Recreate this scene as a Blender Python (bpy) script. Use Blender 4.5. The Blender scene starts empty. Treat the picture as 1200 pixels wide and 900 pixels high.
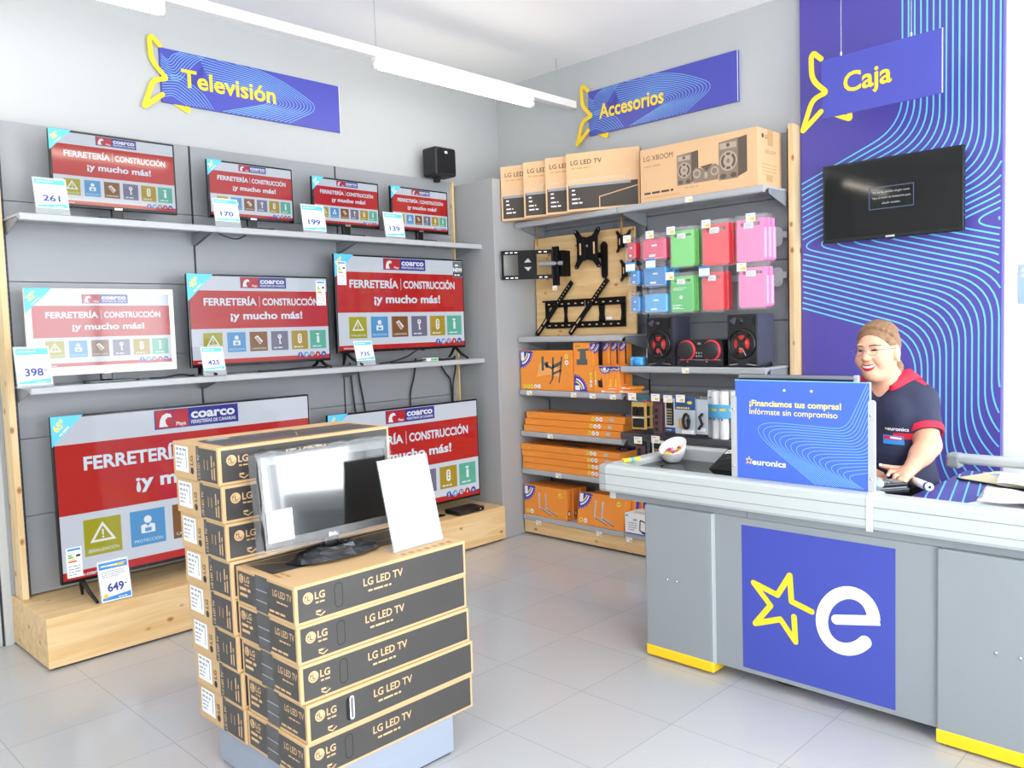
import bpy, bmesh, math, random
import numpy as np
from mathutils import Vector, Matrix
random.seed(7)
S = bpy.context.scene
COL = S.collection
PI = math.pi

# ------------------------------------------------------------------ camera
F_PX, YAW, PITCH, ROLL = 967.58, -0.774341, -0.066945, -0.0314607
CAM = Vector((0, 0, 1.6))
_f = Vector((math.sin(YAW) * math.cos(PITCH), math.cos(YAW) * math.cos(PITCH), math.sin(PITCH)))
_r = _f.cross(Vector((0, 0, 1))).normalized()
_u = _r.cross(_f)
CR = _r * math.cos(ROLL) + _u * math.sin(ROLL)
CU = -_r * math.sin(ROLL) + _u * math.cos(ROLL)
cd = bpy.data.cameras.new('camera')
cd.sensor_width = 36.0
cd.lens = F_PX / 1200 * 36
cd.clip_start = 0.05
cam = bpy.data.objects.new('camera', cd)
COL.objects.link(cam)
cam.matrix_world = Matrix(((CR.x, CU.x, -_f.x, CAM.x), (CR.y, CU.y, -_f.y, CAM.y), (CR.z, CU.z, -_f.z, CAM.z), (0, 0, 0, 1)))
S.camera = cam

# ------------------------------------------------------------------ view, world, daylight
S.view_settings.view_transform = 'Standard'
S.view_settings.look = 'None'
S.view_settings.gamma = 1.0
S.view_settings.use_curve_mapping = False
S.view_settings.exposure = 0.28
WORLD_STRENGTH = 10.5
TUBE_STRENGTH = 13.0
w = bpy.data.worlds.new('World')
S.world = w
w.use_nodes = True
bg = w.node_tree.nodes['Background']
bg.inputs[0].default_value = (0.90, 0.95, 1.0, 1)
bg.inputs[1].default_value = WORLD_STRENGTH
S.cycles.use_denoising = True
S.cycles.max_bounces = 10
S.cycles.diffuse_bounces = 6
S.cycles.sample_clamp_indirect = 6.0
S.cycles.caustics_reflective = False
S.cycles.caustics_refractive = False

ROOM = dict(x0=-4.97, x1=2.0, y0=-2.6, y1=5.0, h=3.6)


def portal(name, loc, rot, sx, sy):
    ld = bpy.data.lights.new(name, 'AREA')
    ld.shape = 'RECTANGLE'
    ld.size, ld.size_y = sx, sy
    ld.cycles.is_portal = True
    o = bpy.data.objects.new(name, ld)
    o.location, o.rotation_euler = loc, rot
    COL.objects.link(o)


portal('daylight_right_window', (2.04, 3.95, 1.36), (0, PI / 2, 0), 2.64, 1.9)
portal('daylight_right_shop_window', (2.04, 0.1, 1.6), (0, PI / 2, 0), 2.5, 3.2)

# ------------------------------------------------------------------ materials
MATS = {}


def lin(hexs):
    c = [int(hexs[i:i + 2], 16) / 255 for i in (0, 2, 4)]
    return tuple(x / 12.92 if x <= 0.04045 else ((x + 0.055) / 1.055) ** 2.4 for x in c) + (1,)


def M(name, hexs, rough=0.5, metal=0.0, spec=0.5, emit=0.0, var=0.0, scale=8.0, alpha=1.0, trans=0.0, bump=0.0, coat=0.0):
    if name in MATS:
        return MATS[name]
    m = bpy.data.materials.new(name)
    m.use_nodes = True
    nt = m.node_tree
    b = nt.nodes['Principled BSDF']
    c = lin(hexs)
    b.inputs['Base Color'].default_value = c
    b.inputs['Roughness'].default_value = rough
    b.inputs['Metallic'].default_value = metal
    b.inputs['Specular IOR Level'].default_value = spec
    b.inputs['Coat Weight'].default_value = coat
    if emit:
        b.inputs['Emission Color'].default_value = c
        b.inputs['Emission Strength'].default_value = emit
        b.inputs['Base Color'].default_value = (0.01, 0.01, 0.01, 1)
    b.inputs['Alpha'].default_value = alpha
    b.inputs['Transmission Weight'].default_value = trans
    if var or bump:
        tc = nt.nodes.new('ShaderNodeTexCoord')
        n = nt.nodes.new('ShaderNodeTexNoise')
        n.inputs['Scale'].default_value = scale
        n.inputs['Detail'].default_value = 4
        nt.links.new(tc.outputs['Object'], n.inputs['Vector'])
        if var:
            mx = nt.nodes.new('ShaderNodeMix')
            mx.data_type = 'RGBA'
            mx.inputs[6].default_value = tuple(x * (1 - var) for x in c[:3]) + (1,)
            mx.inputs[7].default_value = tuple(min(1, x * (1 + var)) for x in c[:3]) + (1,)
            nt.links.new(n.outputs['Fac'], mx.inputs[0])
            nt.links.new(mx.outputs[2], b.inputs['Base Color'])
        if bump:
            bp = nt.nodes.new('ShaderNodeBump')
            bp.inputs['Strength'].default_value = bump
            bp.inputs['Distance'].default_value = 0.01
            nt.links.new(n.outputs['Fac'], bp.inputs['Height'])
            nt.links.new(bp.outputs['Normal'], b.inputs['Normal'])
    MATS[name] = m
    return m


def wood_mat(name, c1, c2, axis, rough=0.45):
    """pale pine: stretched noise grain along an axis, with scattered knots"""
    m = bpy.data.materials.new(name)
    m.use_nodes = True
    nt = m.node_tree
    b = nt.nodes['Principled BSDF']
    b.inputs['Roughness'].default_value = rough
    tc = nt.nodes.new('ShaderNodeTexCoord')
    mp = nt.nodes.new('ShaderNodeMapping')
    sc = [14.0, 14.0, 14.0]
    sc[axis] = 1.2
    mp.inputs['Scale'].default_value = sc
    n = nt.nodes.new('ShaderNodeTexNoise')
    n.inputs['Scale'].default_value = 1.6
    n.inputs['Detail'].default_value = 5
    n.inputs['Distortion'].default_value = 0.6
    r = nt.nodes.new('ShaderNodeValToRGB')
    r.color_ramp.elements[0].position = 0.32
    r.color_ramp.elements[0].color = lin(c1)
    r.color_ramp.elements[1].position = 0.68
    r.color_ramp.elements[1].color = lin(c2)
    mp2 = nt.nodes.new('ShaderNodeMapping')
    s2 = [11.0, 11.0, 11.0]
    s2[axis] = 7.0
    mp2.inputs['Scale'].default_value = s2
    v = nt.nodes.new('ShaderNodeTexVoronoi')
    v.inputs['Scale'].default_value = 1.0
    r2 = nt.nodes.new('ShaderNodeValToRGB')
    r2.color_ramp.elements[0].position = 0.07
    r2.color_ramp.elements[0].color = (1, 1, 1, 1)
    r2.color_ramp.elements[1].position = 0.17
    r2.color_ramp.elements[1].color = (0, 0, 0, 1)
    mx = nt.nodes.new('ShaderNodeMix')
    mx.data_type = 'RGBA'
    mx.inputs[7].default_value = lin('a9703f')
    L = nt.links.new
    L(tc.outputs['Object'], mp.inputs[0])
    L(tc.outputs['Object'], mp2.inputs[0])
    L(mp.outputs[0], n.inputs['Vector'])
    L(mp2.outputs[0], v.inputs['Vector'])
    L(n.outputs['Fac'], r.inputs[0])
    L(v.outputs['Distance'], r2.inputs[0])
    L(r2.outputs[0], mx.inputs[0])
    L(r.outputs[0], mx.inputs[6])
    L(mx.outputs[2], b.inputs['Base Color'])
    MATS[name] = m
    return m


# ------------------------------------------------------------------ mesh building
class Frame:
    """a flat drawing surface: a along u, b along v, h off the surface along n"""

    def __init__(s, o, u, v):
        s.o, s.u, s.v = Vector(o), Vector(u), Vector(v)
        s.n = s.u.cross(s.v).normalized()

    def p(s, a, b, h=0.0):
        return s.o + s.u * a + s.v * b + s.n * h


_TXT = {}


def text_geo(s, bold):
    k = (s, bold)
    if k in _TXT:
        return _TXT[k]
    cu = bpy.data.curves.new('t', 'FONT')
    cu.body = s
    cu.size = 1.0
    cu.resolution_u = 3
    cu.offset = bold
    o = bpy.data.objects.new('t', cu)
    COL.objects.link(o)
    dg = bpy.context.evaluated_depsgraph_get()
    me = bpy.data.meshes.new_from_object(o.evaluated_get(dg))
    vs = [(v.co.x, v.co.y) for v in me.vertices]
    fs = [tuple(p.vertices) for p in me.polygons]
    bpy.data.objects.remove(o)
    bpy.data.curves.remove(cu)
    bpy.data.meshes.remove(me)
    _TXT[k] = (vs, fs)
    return vs, fs


class MB:
    def __init__(s):
        s.v, s.f, s.mi, s.mats, s.sm = [], [], [], [], []

    def _m(s, m):
        if isinstance(m, str):
            m = MATS[m]
        if m not in s.mats:
            s.mats.append(m)
        return s.mats.index(m)

    def add(s, vs, fs, m, smooth=False):
        b = len(s.v)
        s.v += [tuple(x) for x in vs]
        i = s._m(m)
        for f in fs:
            s.f.append(tuple(b + j for j in f))
            s.mi.append(i)
            s.sm.append(smooth)
        return s

    def merge(s, o, T=None):
        b = len(s.v)
        s.v += [tuple(T @ Vector(x)) if T else x for x in o.v]
        idx = [s._m(m) for m in o.mats]
        for f, i, q in zip(o.f, o.mi, o.sm):
            s.f.append(tuple(b + j for j in f))
            s.mi.append(idx[i])
            s.sm.append(q)
        return s

    def box(s, x0, x1, y0, y1, z0, z1, m, bev=0.0, seg=2, T=None):
        bm = bmesh.new()
        vs = [bm.verts.new((x, y, z)) for x in (x0, x1) for y in (y0, y1) for z in (z0, z1)]
        for q in ((0, 1, 3, 2), (4, 6, 7, 5), (0, 4, 5, 1), (2, 3, 7, 6), (0, 2, 6, 4), (1, 5, 7, 3)):
            bm.faces.new([vs[i] for i in q])
        if bev > 0:
            bmesh.ops.bevel(bm, geom=bm.edges[:], offset=bev, segments=seg, affect='EDGES', profile=0.5)
        bm.verts.index_update()
        V = [(T @ v.co) if T else v.co.copy() for v in bm.verts]
        s.add(V, [[v.index for v in f.verts] for f in bm.faces], m)
        bm.free()
        return s

    def prism(s, pts, fr, h0, h1, m, smooth=False):
        n = len(pts)
        V = [fr.p(a, b, h0) for a, b in pts] + [fr.p(a, b, h1) for a, b in pts]
        F = [tuple(range(n, 2 * n)), tuple(range(n - 1, -1, -1))]
        s.add(V, F, m)
        s.add(V, [(i, (i + 1) % n, n + (i + 1) % n, n + i) for i in range(n)], m, smooth)
        return s

    def poly(s, fr, pts, h, m):
        return s.add([fr.p(a, b, h) for a, b in pts], [tuple(range(len(pts)))], m)

    def rect(s, fr, a0, b0, a1, b1, h, m):
        return s.poly(fr, [(a0, b0), (a1, b0), (a1, b1), (a0, b1)], h, m)

    def disc(s, fr, a, b, r, h, m, n=20, ry=None):
        ry = ry or r
        return s.poly(fr, [(a + r * math.cos(2 * PI * i / n), b + ry * math.sin(2 * PI * i / n)) for i in range(n)], h, m)

    def line(s, fr, pts, wd, h, m, closed=False, depth=0.0):
        """a flat mitred ribbon along pts (or a bar of the given depth)"""
        n = len(pts)
        P = [Vector((p[0], p[1])) for p in pts]
        Ls, Rs = [], []
        for i in range(n):
            a = P[i - 1] if (i > 0 or closed) else None
            c = P[(i + 1) % n] if (i < n - 1 or closed) else None
            d1 = (P[i] - a).normalized() if a is not None and (P[i] - a).length > 1e-9 else None
            d2 = (c - P[i]).normalized() if c is not None and (c - P[i]).length > 1e-9 else None
            d1 = d1 or d2 or Vector((1, 0))
            d2 = d2 or d1
            t = (d1 + d2)
            t = t.normalized() if t.length > 1e-6 else d1
            nn = Vector((-t.y, t.x))
            k = max(0.35, nn.dot(Vector((-d1.y, d1.x))))
            Ls.append(P[i] + nn * (wd / 2 / k))
            Rs.append(P[i] - nn * (wd / 2 / k))
        m_ = n if closed else n - 1
        V = [fr.p(p.x, p.y, h) for p in Ls] + [fr.p(p.x, p.y, h) for p in Rs]
        F = [(n + i, n + (i + 1) % n, (i + 1) % n, i) for i in range(m_)]
        s.add(V, F, m)
        if depth:
            V2 = V + [fr.p(p.x, p.y, h - depth) for p in Ls] + [fr.p(p.x, p.y, h - depth) for p in Rs]
            F2 = [(2 * n + i, 2 * n + (i + 1) % n, 3 * n + (i + 1) % n, 3 * n + i) for i in range(m_)]
            F2 += [(i, (i + 1) % n, 2 * n + (i + 1) % n, 2 * n + i) for i in range(m_)]
            F2 += [(3 * n + i, 3 * n + (i + 1) % n, n + (i + 1) % n, n + i) for i in range(m_)]
            if not closed:
                F2 += [(0, 2 * n, 3 * n, n), (n - 1, 2 * n - 1, 4 * n - 1, 3 * n - 1)]
            s.add(V2, F2, m)
        return s

    def text(s, fr, t, a, b, cap, m, h=0.0, align='l', w=None, bold=0.0, rot=0.0):
        vs, fs = text_geo(t, bold)
        if not vs:
            return s
        k = cap / 0.72
        xs = [v[0] for v in vs]
        x0, x1 = min(xs), max(xs)
        kx = (w / (x1 - x0)) if w else k
        W = (x1 - x0) * kx
        off = {'l': 0, 'c': -W / 2, 'r': -W}[align]
        cr, sr = math.cos(rot), math.sin(rot)
        V = []
        for x, y in vs:
            px, py = (x - x0) * kx + off, y * k
            V.append(fr.p(a + px * cr - py * sr, b + px * sr + py * cr, h))
        return s.add(V, fs, m)

    def strokes(s, fr, pts, wd, h, m, closed=False, depth=0.0):
        """a round-ended, round-jointed stroke: one bar per segment"""
        k = len(pts) if closed else len(pts) - 1
        for i in range(k):
            a, b = Vector(pts[i][:2]), Vector(pts[(i + 1) % len(pts)][:2])
            d = (b - a).normalized()
            an = math.atan2(d.y, d.x)
            out = [(b.x + wd / 2 * math.cos(an - PI / 2 + PI * j / 8), b.y + wd / 2 * math.sin(an - PI / 2 + PI * j / 8)) for j in range(9)]
            out += [(a.x + wd / 2 * math.cos(an + PI / 2 + PI * j / 8), a.y + wd / 2 * math.sin(an + PI / 2 + PI * j / 8)) for j in range(9)]
            hh = h + .00015 * i
            if depth:
                s.prism(out, fr, hh - depth, hh, m)
            else:
                s.poly(fr, out, hh, m)
        return s

    def greek(s, fr, a, b, w, cap, m, h=0.0, rows=1, gap=1.8, seed=1):
        """rows of print too small to read: broken dashes"""
        rnd = random.Random(seed)
        for r_ in range(rows):
            x = 0.0
            end = w * (1 if r_ < rows - 1 else 0.75)
            while x < end:
                l = min(cap * rnd.uniform(1.2, 4.5), end - x)
                s.rect(fr, a + x, b - r_ * cap * gap, a + x + l, b - r_ * cap * gap + cap * 0.72, h, m)
                x += l + cap * 0.6
        return s

    def tube(s, pts, r, m, n=8, caps=True, closed=False):
        P = [Vector(p) for p in pts]
        k = len(P)
        rr = r if isinstance(r, (list, tuple)) else [r] * k
        V, Fs = [], []
        up = None
        for i in range(k):
            a = P[i - 1] if (i > 0 or closed) else P[i]
            c = P[(i + 1) % k] if (i < k - 1 or closed) else P[i]
            t = (c - a).normalized()
            if up is None:
                up = Vector((0, 0, 1)) if abs(t.z) < 0.9 else Vector((1, 0, 0))
            x = t.cross(up).normalized()
            up = x.cross(t).normalized()
            for j in range(n):
                an = 2 * PI * j / n
                V.append(P[i] + (x * math.cos(an) + up * math.sin(an)) * rr[i])
        for i in range(k if closed else k - 1):
            for j in range(n):
                Fs.append((i * n + j, i * n + (j + 1) % n, ((i + 1) % k) * n + (j + 1) % n, ((i + 1) % k) * n + j))
        s.add(V, Fs, m, True)
        if caps and not closed:
            s.add(V, [tuple(range(n - 1, -1, -1)), tuple(range((k - 1) * n, k * n))], m)
        return s

    def lathe(s, prof, m, o=(0, 0, 0), axis='z', n=24, smooth=True, T=None):
        """profile of (radius, height) turned about an axis"""
        V, Fs = [], []
        o = Vector(o)
        for r_, h in prof:
            for j in range(n):
                an = 2 * PI * j / n
                c, q = r_ * math.cos(an), r_ * math.sin(an)
                p = {'z': (c, q, h), 'y': (c, -h, q), 'x': (h, c, q)}[axis]
                p = Vector(p) + o
                V.append(T @ p if T else p)
        for i in range(len(prof) - 1):
            for j in range(n):
                Fs.append((i * n + j, i * n + (j + 1) % n, (i + 1) * n + (j + 1) % n, (i + 1) * n + j))
        s.add(V, Fs, m, smooth)
        return s

    def build(s, name, parent=None, label=None, cat=None, group=None, kind=None, loc=None, rz=None):
        me = bpy.data.meshes.new(name)
        me.from_pydata(s.v, [], s.f)
        for m in s.mats:
            me.materials.append(m)
        me.polygons.foreach_set('material_index', s.mi)
        me.polygons.foreach_set('use_smooth', s.sm)
        me.update()
        o = bpy.data.objects.new(name, me)
        COL.objects.link(o)
        if parent is not None:
            o.parent = parent
        tag(o, label, cat, group, kind)
        if loc is not None:
            o.location = loc
        if rz is not None:
            o.rotation_euler = (0, 0, rz)
        return o


def tag(o, label=None, cat=None, group=None, kind=None):
    for k, v in (('label', label), ('category', cat), ('group', group), ('kind', kind)):
        if v:
            o[k] = v
    return o


def thing(name, label, cat, loc=(0, 0, 0), rz=0.0, group=None):
    o = bpy.data.objects.new(name, None)
    COL.objects.link(o)
    o.empty_display_size = 0.05
    o.location = loc
    o.rotation_euler = (0, 0, rz)
    return tag(o, label, cat, group)


def dup(root, loc, rz=None, label=None, group=None):
    r = root.copy()
    COL.objects.link(r)
    r.location = loc
    if rz is not None:
        r.rotation_euler = (0, 0, rz)
    if label:
        r['label'] = label
    if group:
        r['group'] = group
    for ch in list(root.children):
        c = ch.copy()
        COL.objects.link(c)
        c.parent = r
        for g in list(ch.children):
            d = g.copy()
            COL.objects.link(d)
            d.parent = c
    return r


def fillet(pts, rad, n=7, closed=False):
    """round the corners of a polyline"""
    P = [Vector((p[0], p[1])) for p in pts]
    k = len(P)
    out = []
    for i in range(k):
        if not closed and i in (0, k - 1):
            out.append(P[i])
            continue
        a, b, c = P[i - 1], P[i], P[(i + 1) % k]
        r_ = rad[i] if isinstance(rad, (list, tuple)) else rad
        l = min(r_, (a - b).length * 0.48, (c - b).length * 0.48)
        p0, p2 = b + (a - b).normalized() * l, b + (c - b).normalized() * l
        for j in range(n + 1):
            t = j / n
            out.append(p0 * (1 - t) ** 2 + b * 2 * t * (1 - t) + p2 * t * t)
    return [(p.x, p.y) for p in out]


def rrect(a0, b0, a1, b1, r, n=5):
    out = []
    for cx, cy, st in ((a1 - r, b1 - r, 0), (a0 + r, b1 - r, 1), (a0 + r, b0 + r, 2), (a1 - r, b0 + r, 3)):
        for j in range(n + 1):
            an = (st + j / n) * PI / 2
            out.append((cx + r * math.cos(an), cy + r * math.sin(an)))
    return out


# shared materials
M('wall_paint', 'bdc0c1', 0.7, var=0.02, scale=3)
M('wall_white', 'f4f5f6', 0.7, var=0.01)
M('ceiling_paint', 'fafafa', 0.8, var=0.01)
M('panel_grey', '979a9e', 0.32, spec=0.5, var=0.02, scale=2)
M('shelf_grey', 'b2b5b8', 0.35, var=0.02)
M('shelf_dark', '8b8f94', 0.4)
M('back_grey', '8d9094', 0.45, var=0.02)
M('upright_dark', '2b2d33', 0.5)
M('partition_grey', 'a6a8a9', 0.5, var=0.015, scale=3)
M('black_plastic', '131416', 0.28, spec=0.5)
M('black_matte', '1b1c1e', 0.55)
M('rubber', '101010', 0.7)
M('chrome', 'd8dadc', 0.15, metal=1.0)
M('wire', 'c7cacc', 0.25, metal=0.9)
M('white_plastic', 'f2f2f0', 0.3)
M('paper', 'f6f7f8', 0.6)
M('card_blue', '3b8fdc', 0.4)
M('card_cyan', '62c3ec', 0.4)
M('ink_blue', '37439a', 0.5)
M('ink_grey', '9aa0a8', 0.6)
M('ink_dark', '34343a', 0.6)
M('yellow_tag', 'f3cf45', 0.5)
M('blue_sign', '4b4fb2', 0.4)
M('blue_sign_dark', '3e41a0', 0.4)
M('cyan_line', '84c6f4', 0.4)
M('yellow', 'ffd92e', 0.4)
M('white_ink', 'fbfbfb', 0.5)
M('acrylic', 'eef6fa', 0.05, alpha=0.22)
M('clear_bag', 'f4f6f8', 0.12, alpha=0.16)
wood_mat('pine_y', 'dfb67c', 'f0d2a0', 1)
wood_mat('pine_x', 'dfb67c', 'f0d2a0', 0)
wood_mat('pine_z', 'e3bd86', 'f2d7a8', 2)
wood_mat('ply_board', 'd9af74', 'e9c893', 0)
M('kraft', 'cfab7c', 0.65, var=0.05, scale=6)
M('kraft_dark', 'b58650', 0.7)
M('box_black', '454341', 0.38, var=0.06, scale=10)
M('kraft_ink', 'dcb484', 0.6)
M('tape', '4a4a4a', 0.12, spec=0.8)
# ================================================================== ROOM
R = ROOM


def struct(name, mb, label=None):
    return mb.build(name, None, label, None, None, 'structure')


# floor: grey glazed square tiles with fine pale joints
fm = bpy.data.materials.new('floor_tile')
fm.use_nodes = True
nt = fm.node_tree
pb = nt.nodes['Principled BSDF']
tc = nt.nodes.new('ShaderNodeTexCoord')
mp = nt.nodes.new('ShaderNodeMapping')
mp.inputs['Location'].default_value = (1.35 + 0.467 * 20, -0.84 + 0.467 * 20, 0)
br = nt.nodes.new('ShaderNodeTexBrick')
br.offset = 0.0
br.squash = 1.0
br.inputs['Scale'].default_value = 1.0
br.inputs['Brick Width'].default_value = 0.467
br.inputs['Row Height'].default_value = 0.467
br.inputs['Mortar Size'].default_value = 0.0016
br.inputs['Mortar Smooth'].default_value = 0.1
br.inputs['Bias'].default_value = 0.0
br.inputs['Color1'].default_value = lin('babbbc')
br.inputs['Color2'].default_value = lin('bebfc0')
br.inputs['Mortar'].default_value = lin('9d9e9f')
ns = nt.nodes.new('ShaderNodeTexNoise')
ns.inputs['Scale'].default_value = 22
ns.inputs['Detail'].default_value = 2
bp = nt.nodes.new('ShaderNodeBump')
bp.inputs['Strength'].default_value = 0.05
bp.inputs['Distance'].default_value = 0.01
nt.links.new(tc.outputs['Object'], mp.inputs[0])
nt.links.new(mp.outputs[0], br.inputs['Vector'])
nt.links.new(tc.outputs['Object'], ns.inputs['Vector'])
nt.links.new(ns.outputs['Fac'], bp.inputs['Height'])
nt.links.new(bp.outputs['Normal'], pb.inputs['Normal'])
nt.links.new(br.outputs['Color'], pb.inputs['Base Color'])
pb.inputs['Roughness'].default_value = 0.16
pb.inputs['Specular IOR Level'].default_value = 0.5
MATS['floor_tile'] = fm

struct('floor', MB().box(R['x0'] - .15, R['x1'] + .15, R['y0'] - .15, R['y1'] + .15, -0.1, 0, 'floor_tile'))
struct('ceiling', MB().box(R['x0'] - .15, R['x1'] + .15, R['y0'] - .15, R['y1'] + .15, R['h'], R['h'] + .12, 'ceiling_paint'))
struct('wall_left', MB().box(R['x0'] - .15, R['x0'], R['y0'] - .15, R['y1'] + .15, 0, R['h'], 'wall_paint'))
struct('wall_back', MB().box(R['x0'], -1.2, R['y1'], R['y1'] + .15, 0, R['h'], 'wall_paint'))
struct('wall_back_white', MB().box(-1.2, R['x1'], R['y1'], R['y1'] + .15, 0, R['h'], 'wall_white'))
# right wall with a door-high window near the counter and a shop window further forward
x0, x1 = R['x1'], R['x1'] + .15
mb = MB()
mb.box(x0, x1, 4.9, 5.0, 0, R['h'], 'wall_white')
mb.box(x0, x1, 3.0, 4.9, 2.68, R['h'], 'wall_white')
mb.box(x0, x1, 1.7, 3.0, 0, R['h'], 'wall_white')
mb.box(x0, x1, -1.5, 1.7, 2.85, R['h'], 'wall_white')
mb.box(x0, x1, -1.5, 1.7, 0, 0.35, 'wall_white')
mb.box(x0, x1, -2.75, -1.5, 0, R['h'], 'wall_white')
struct('wall_right', mb)
struct('wall_front', MB().box(-4.97, 2.0, R['y0'] - .15, R['y0'], 0, R['h'], 'wall_white'))
M('frame_alu', 'c8cacc', 0.35, metal=0.3)
gm = bpy.data.materials.new('window_glass')
gm.use_nodes = True
nt = gm.node_tree
nt.nodes.clear()
out = nt.nodes.new('ShaderNodeOutputMaterial')
tr = nt.nodes.new('ShaderNodeBsdfTransparent')
gl = nt.nodes.new('ShaderNodeBsdfGlossy')
gl.inputs['Roughness'].default_value = 0.02
mx = nt.nodes.new('ShaderNodeMixShader')
mx.inputs[0].default_value = 0.05
nt.links.new(tr.outputs[0], mx.inputs[1])
nt.links.new(gl.outputs[0], mx.inputs[2])
nt.links.new(mx.outputs[0], out.inputs[0])
MATS['window_glass'] = gm


def window_x(name, y0, y1, z0, z1, muls):
    mb = MB()
    for a, b in ((y0, y0 + .05), (y1 - .05, y1)) + tuple((m - .03, m + .03) for m in muls):
        mb.box(2.02, 2.09, a, b, z0, z1, 'frame_alu')
    mb.box(2.02, 2.09, y0 + .05, y1 - .05, z0, z0 + .06, 'frame_alu')
    mb.box(2.02, 2.09, y0 + .05, y1 - .05, z1 - .06, z1, 'frame_alu')
    o = struct(name, mb)
    MB().box(2.05, 2.058, y0 + .05, y1 - .05, z0 + .06, z1 - .06, 'window_glass').build('pane', o)


window_x('window_1', 3.0, 4.9, 0.0, 2.68, (3.95,))
window_x('window_2', -1.5, 1.7, 0.35, 2.85, (0.1,))
# grey door in the left wall, only its hinge edge in view
mb = MB()
mb.box(-4.97, -4.955, 0.25, 1.145, 0.012, 2.12, 'wall_paint', 0.003)
mb.box(-4.97, -4.962, 1.147, 1.156, 0.0, 2.13, 'upright_dark')
o = struct('door_1', mb)
MB().box(-4.965, -4.95, 1.157, 1.20, 0.0, 2.16, 'wall_paint', 0.002).build('door_frame', o)
# grey partition that closes off the far end of the television shelves
struct('partition', MB().box(-4.968, -4.415, 4.372, 4.995, 0, 2.72, 'partition_grey', 0.004))

# ------------------------------------------------------------------ blue printed wall with cyan contour lines
M('banner_blue', '5249a2', 0.42, var=0.03, scale=1.5)
M('banner_line', '6fd0f4', 0.4)


def onwall(px, py, yw):
    d = CR * ((px - 600) / F_PX) - CU * ((py - 450) / F_PX) + _f
    t = (yw - CAM.y) / d.y
    return CAM + d * t


BX0, BX1, BY = -2.305, -1.205, 4.955
mb = MB().box(BX0, BX1, BY, 4.995, 0, 3.598, 'banner_blue')
fr = Frame((0, BY, 0), (1, 0, 0), (0, 0, 1))


def clip_line(mb, pts, x0, x1, z0, z1, wd, h, m, fr):
    run = []
    for p in pts:
        if x0 <= p[0] <= x1 and z0 <= p[1] <= z1:
            run.append(p)
        else:
            if len(run) > 1:
                mb.line(fr, run, wd, h, m)
            run = []
    if len(run) > 1:
        mb.line(fr, run, wd, h, m)


def dense(pts, step):
    out = []
    for a, b in zip(pts[:-1], pts[1:]):
        L_ = math.hypot(b[0] - a[0], b[1] - a[1])
        k = max(1, int(L_ / step))
        out += [(a[0] + (b[0] - a[0]) * j / k, a[1] + (b[1] - a[1]) * j / k) for j in range(k)]
    return out + [pts[-1]]


# the contour family in wall metres: a vertical run, a diagonal down to the left, a nose, a run back to the right, a vertical run
for i in range(27):
    bx, bz = -1.706 + 0.0325 * i, 2.669 - 0.0208 * i
    dx, dz = -1.634 + 0.0322 * i, 1.471 + 0.0238 * i
    sl1, sl2 = 0.405, -0.30          # slopes (dz/dx) of the diagonal and of the return run
    cx = ((dz - sl2 * dx) - (bz - sl1 * bx)) / (sl1 - sl2)     # the nose, where the two runs cross
    cz = bz + sl1 * (cx - bx)
    ez = 0.55 + .045 * i
    pts = fillet([(bx, 3.7), (bx, bz), (cx, cz), (dx, dz), (dx, ez), (dx + .35, ez - .4), (dx + .35, -.1)],
                 [0, .18, .11, .2, .14, .1, 0], 8)
    clip_line(mb, dense(pts, 0.012), BX0 + .004, BX1 - .004, 0.01, 3.59, 0.0085, 0.0012, 'banner_line', fr)
mb.build('printed_wall_panel', None, 'tall purple blue wall panel behind the counter printed with pale cyan contour lines', 'wall panel')

# ------------------------------------------------------------------ department signs
STAR = [(.0, .326), (-.044, .369), (-.058, .352), (-.055, .225), (.034, .137), (-.050, .118), (-.112, -.048), (.0, .040)]
TIP = [(.06, .02), (.158, -.030), (.15, .05)]


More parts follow.
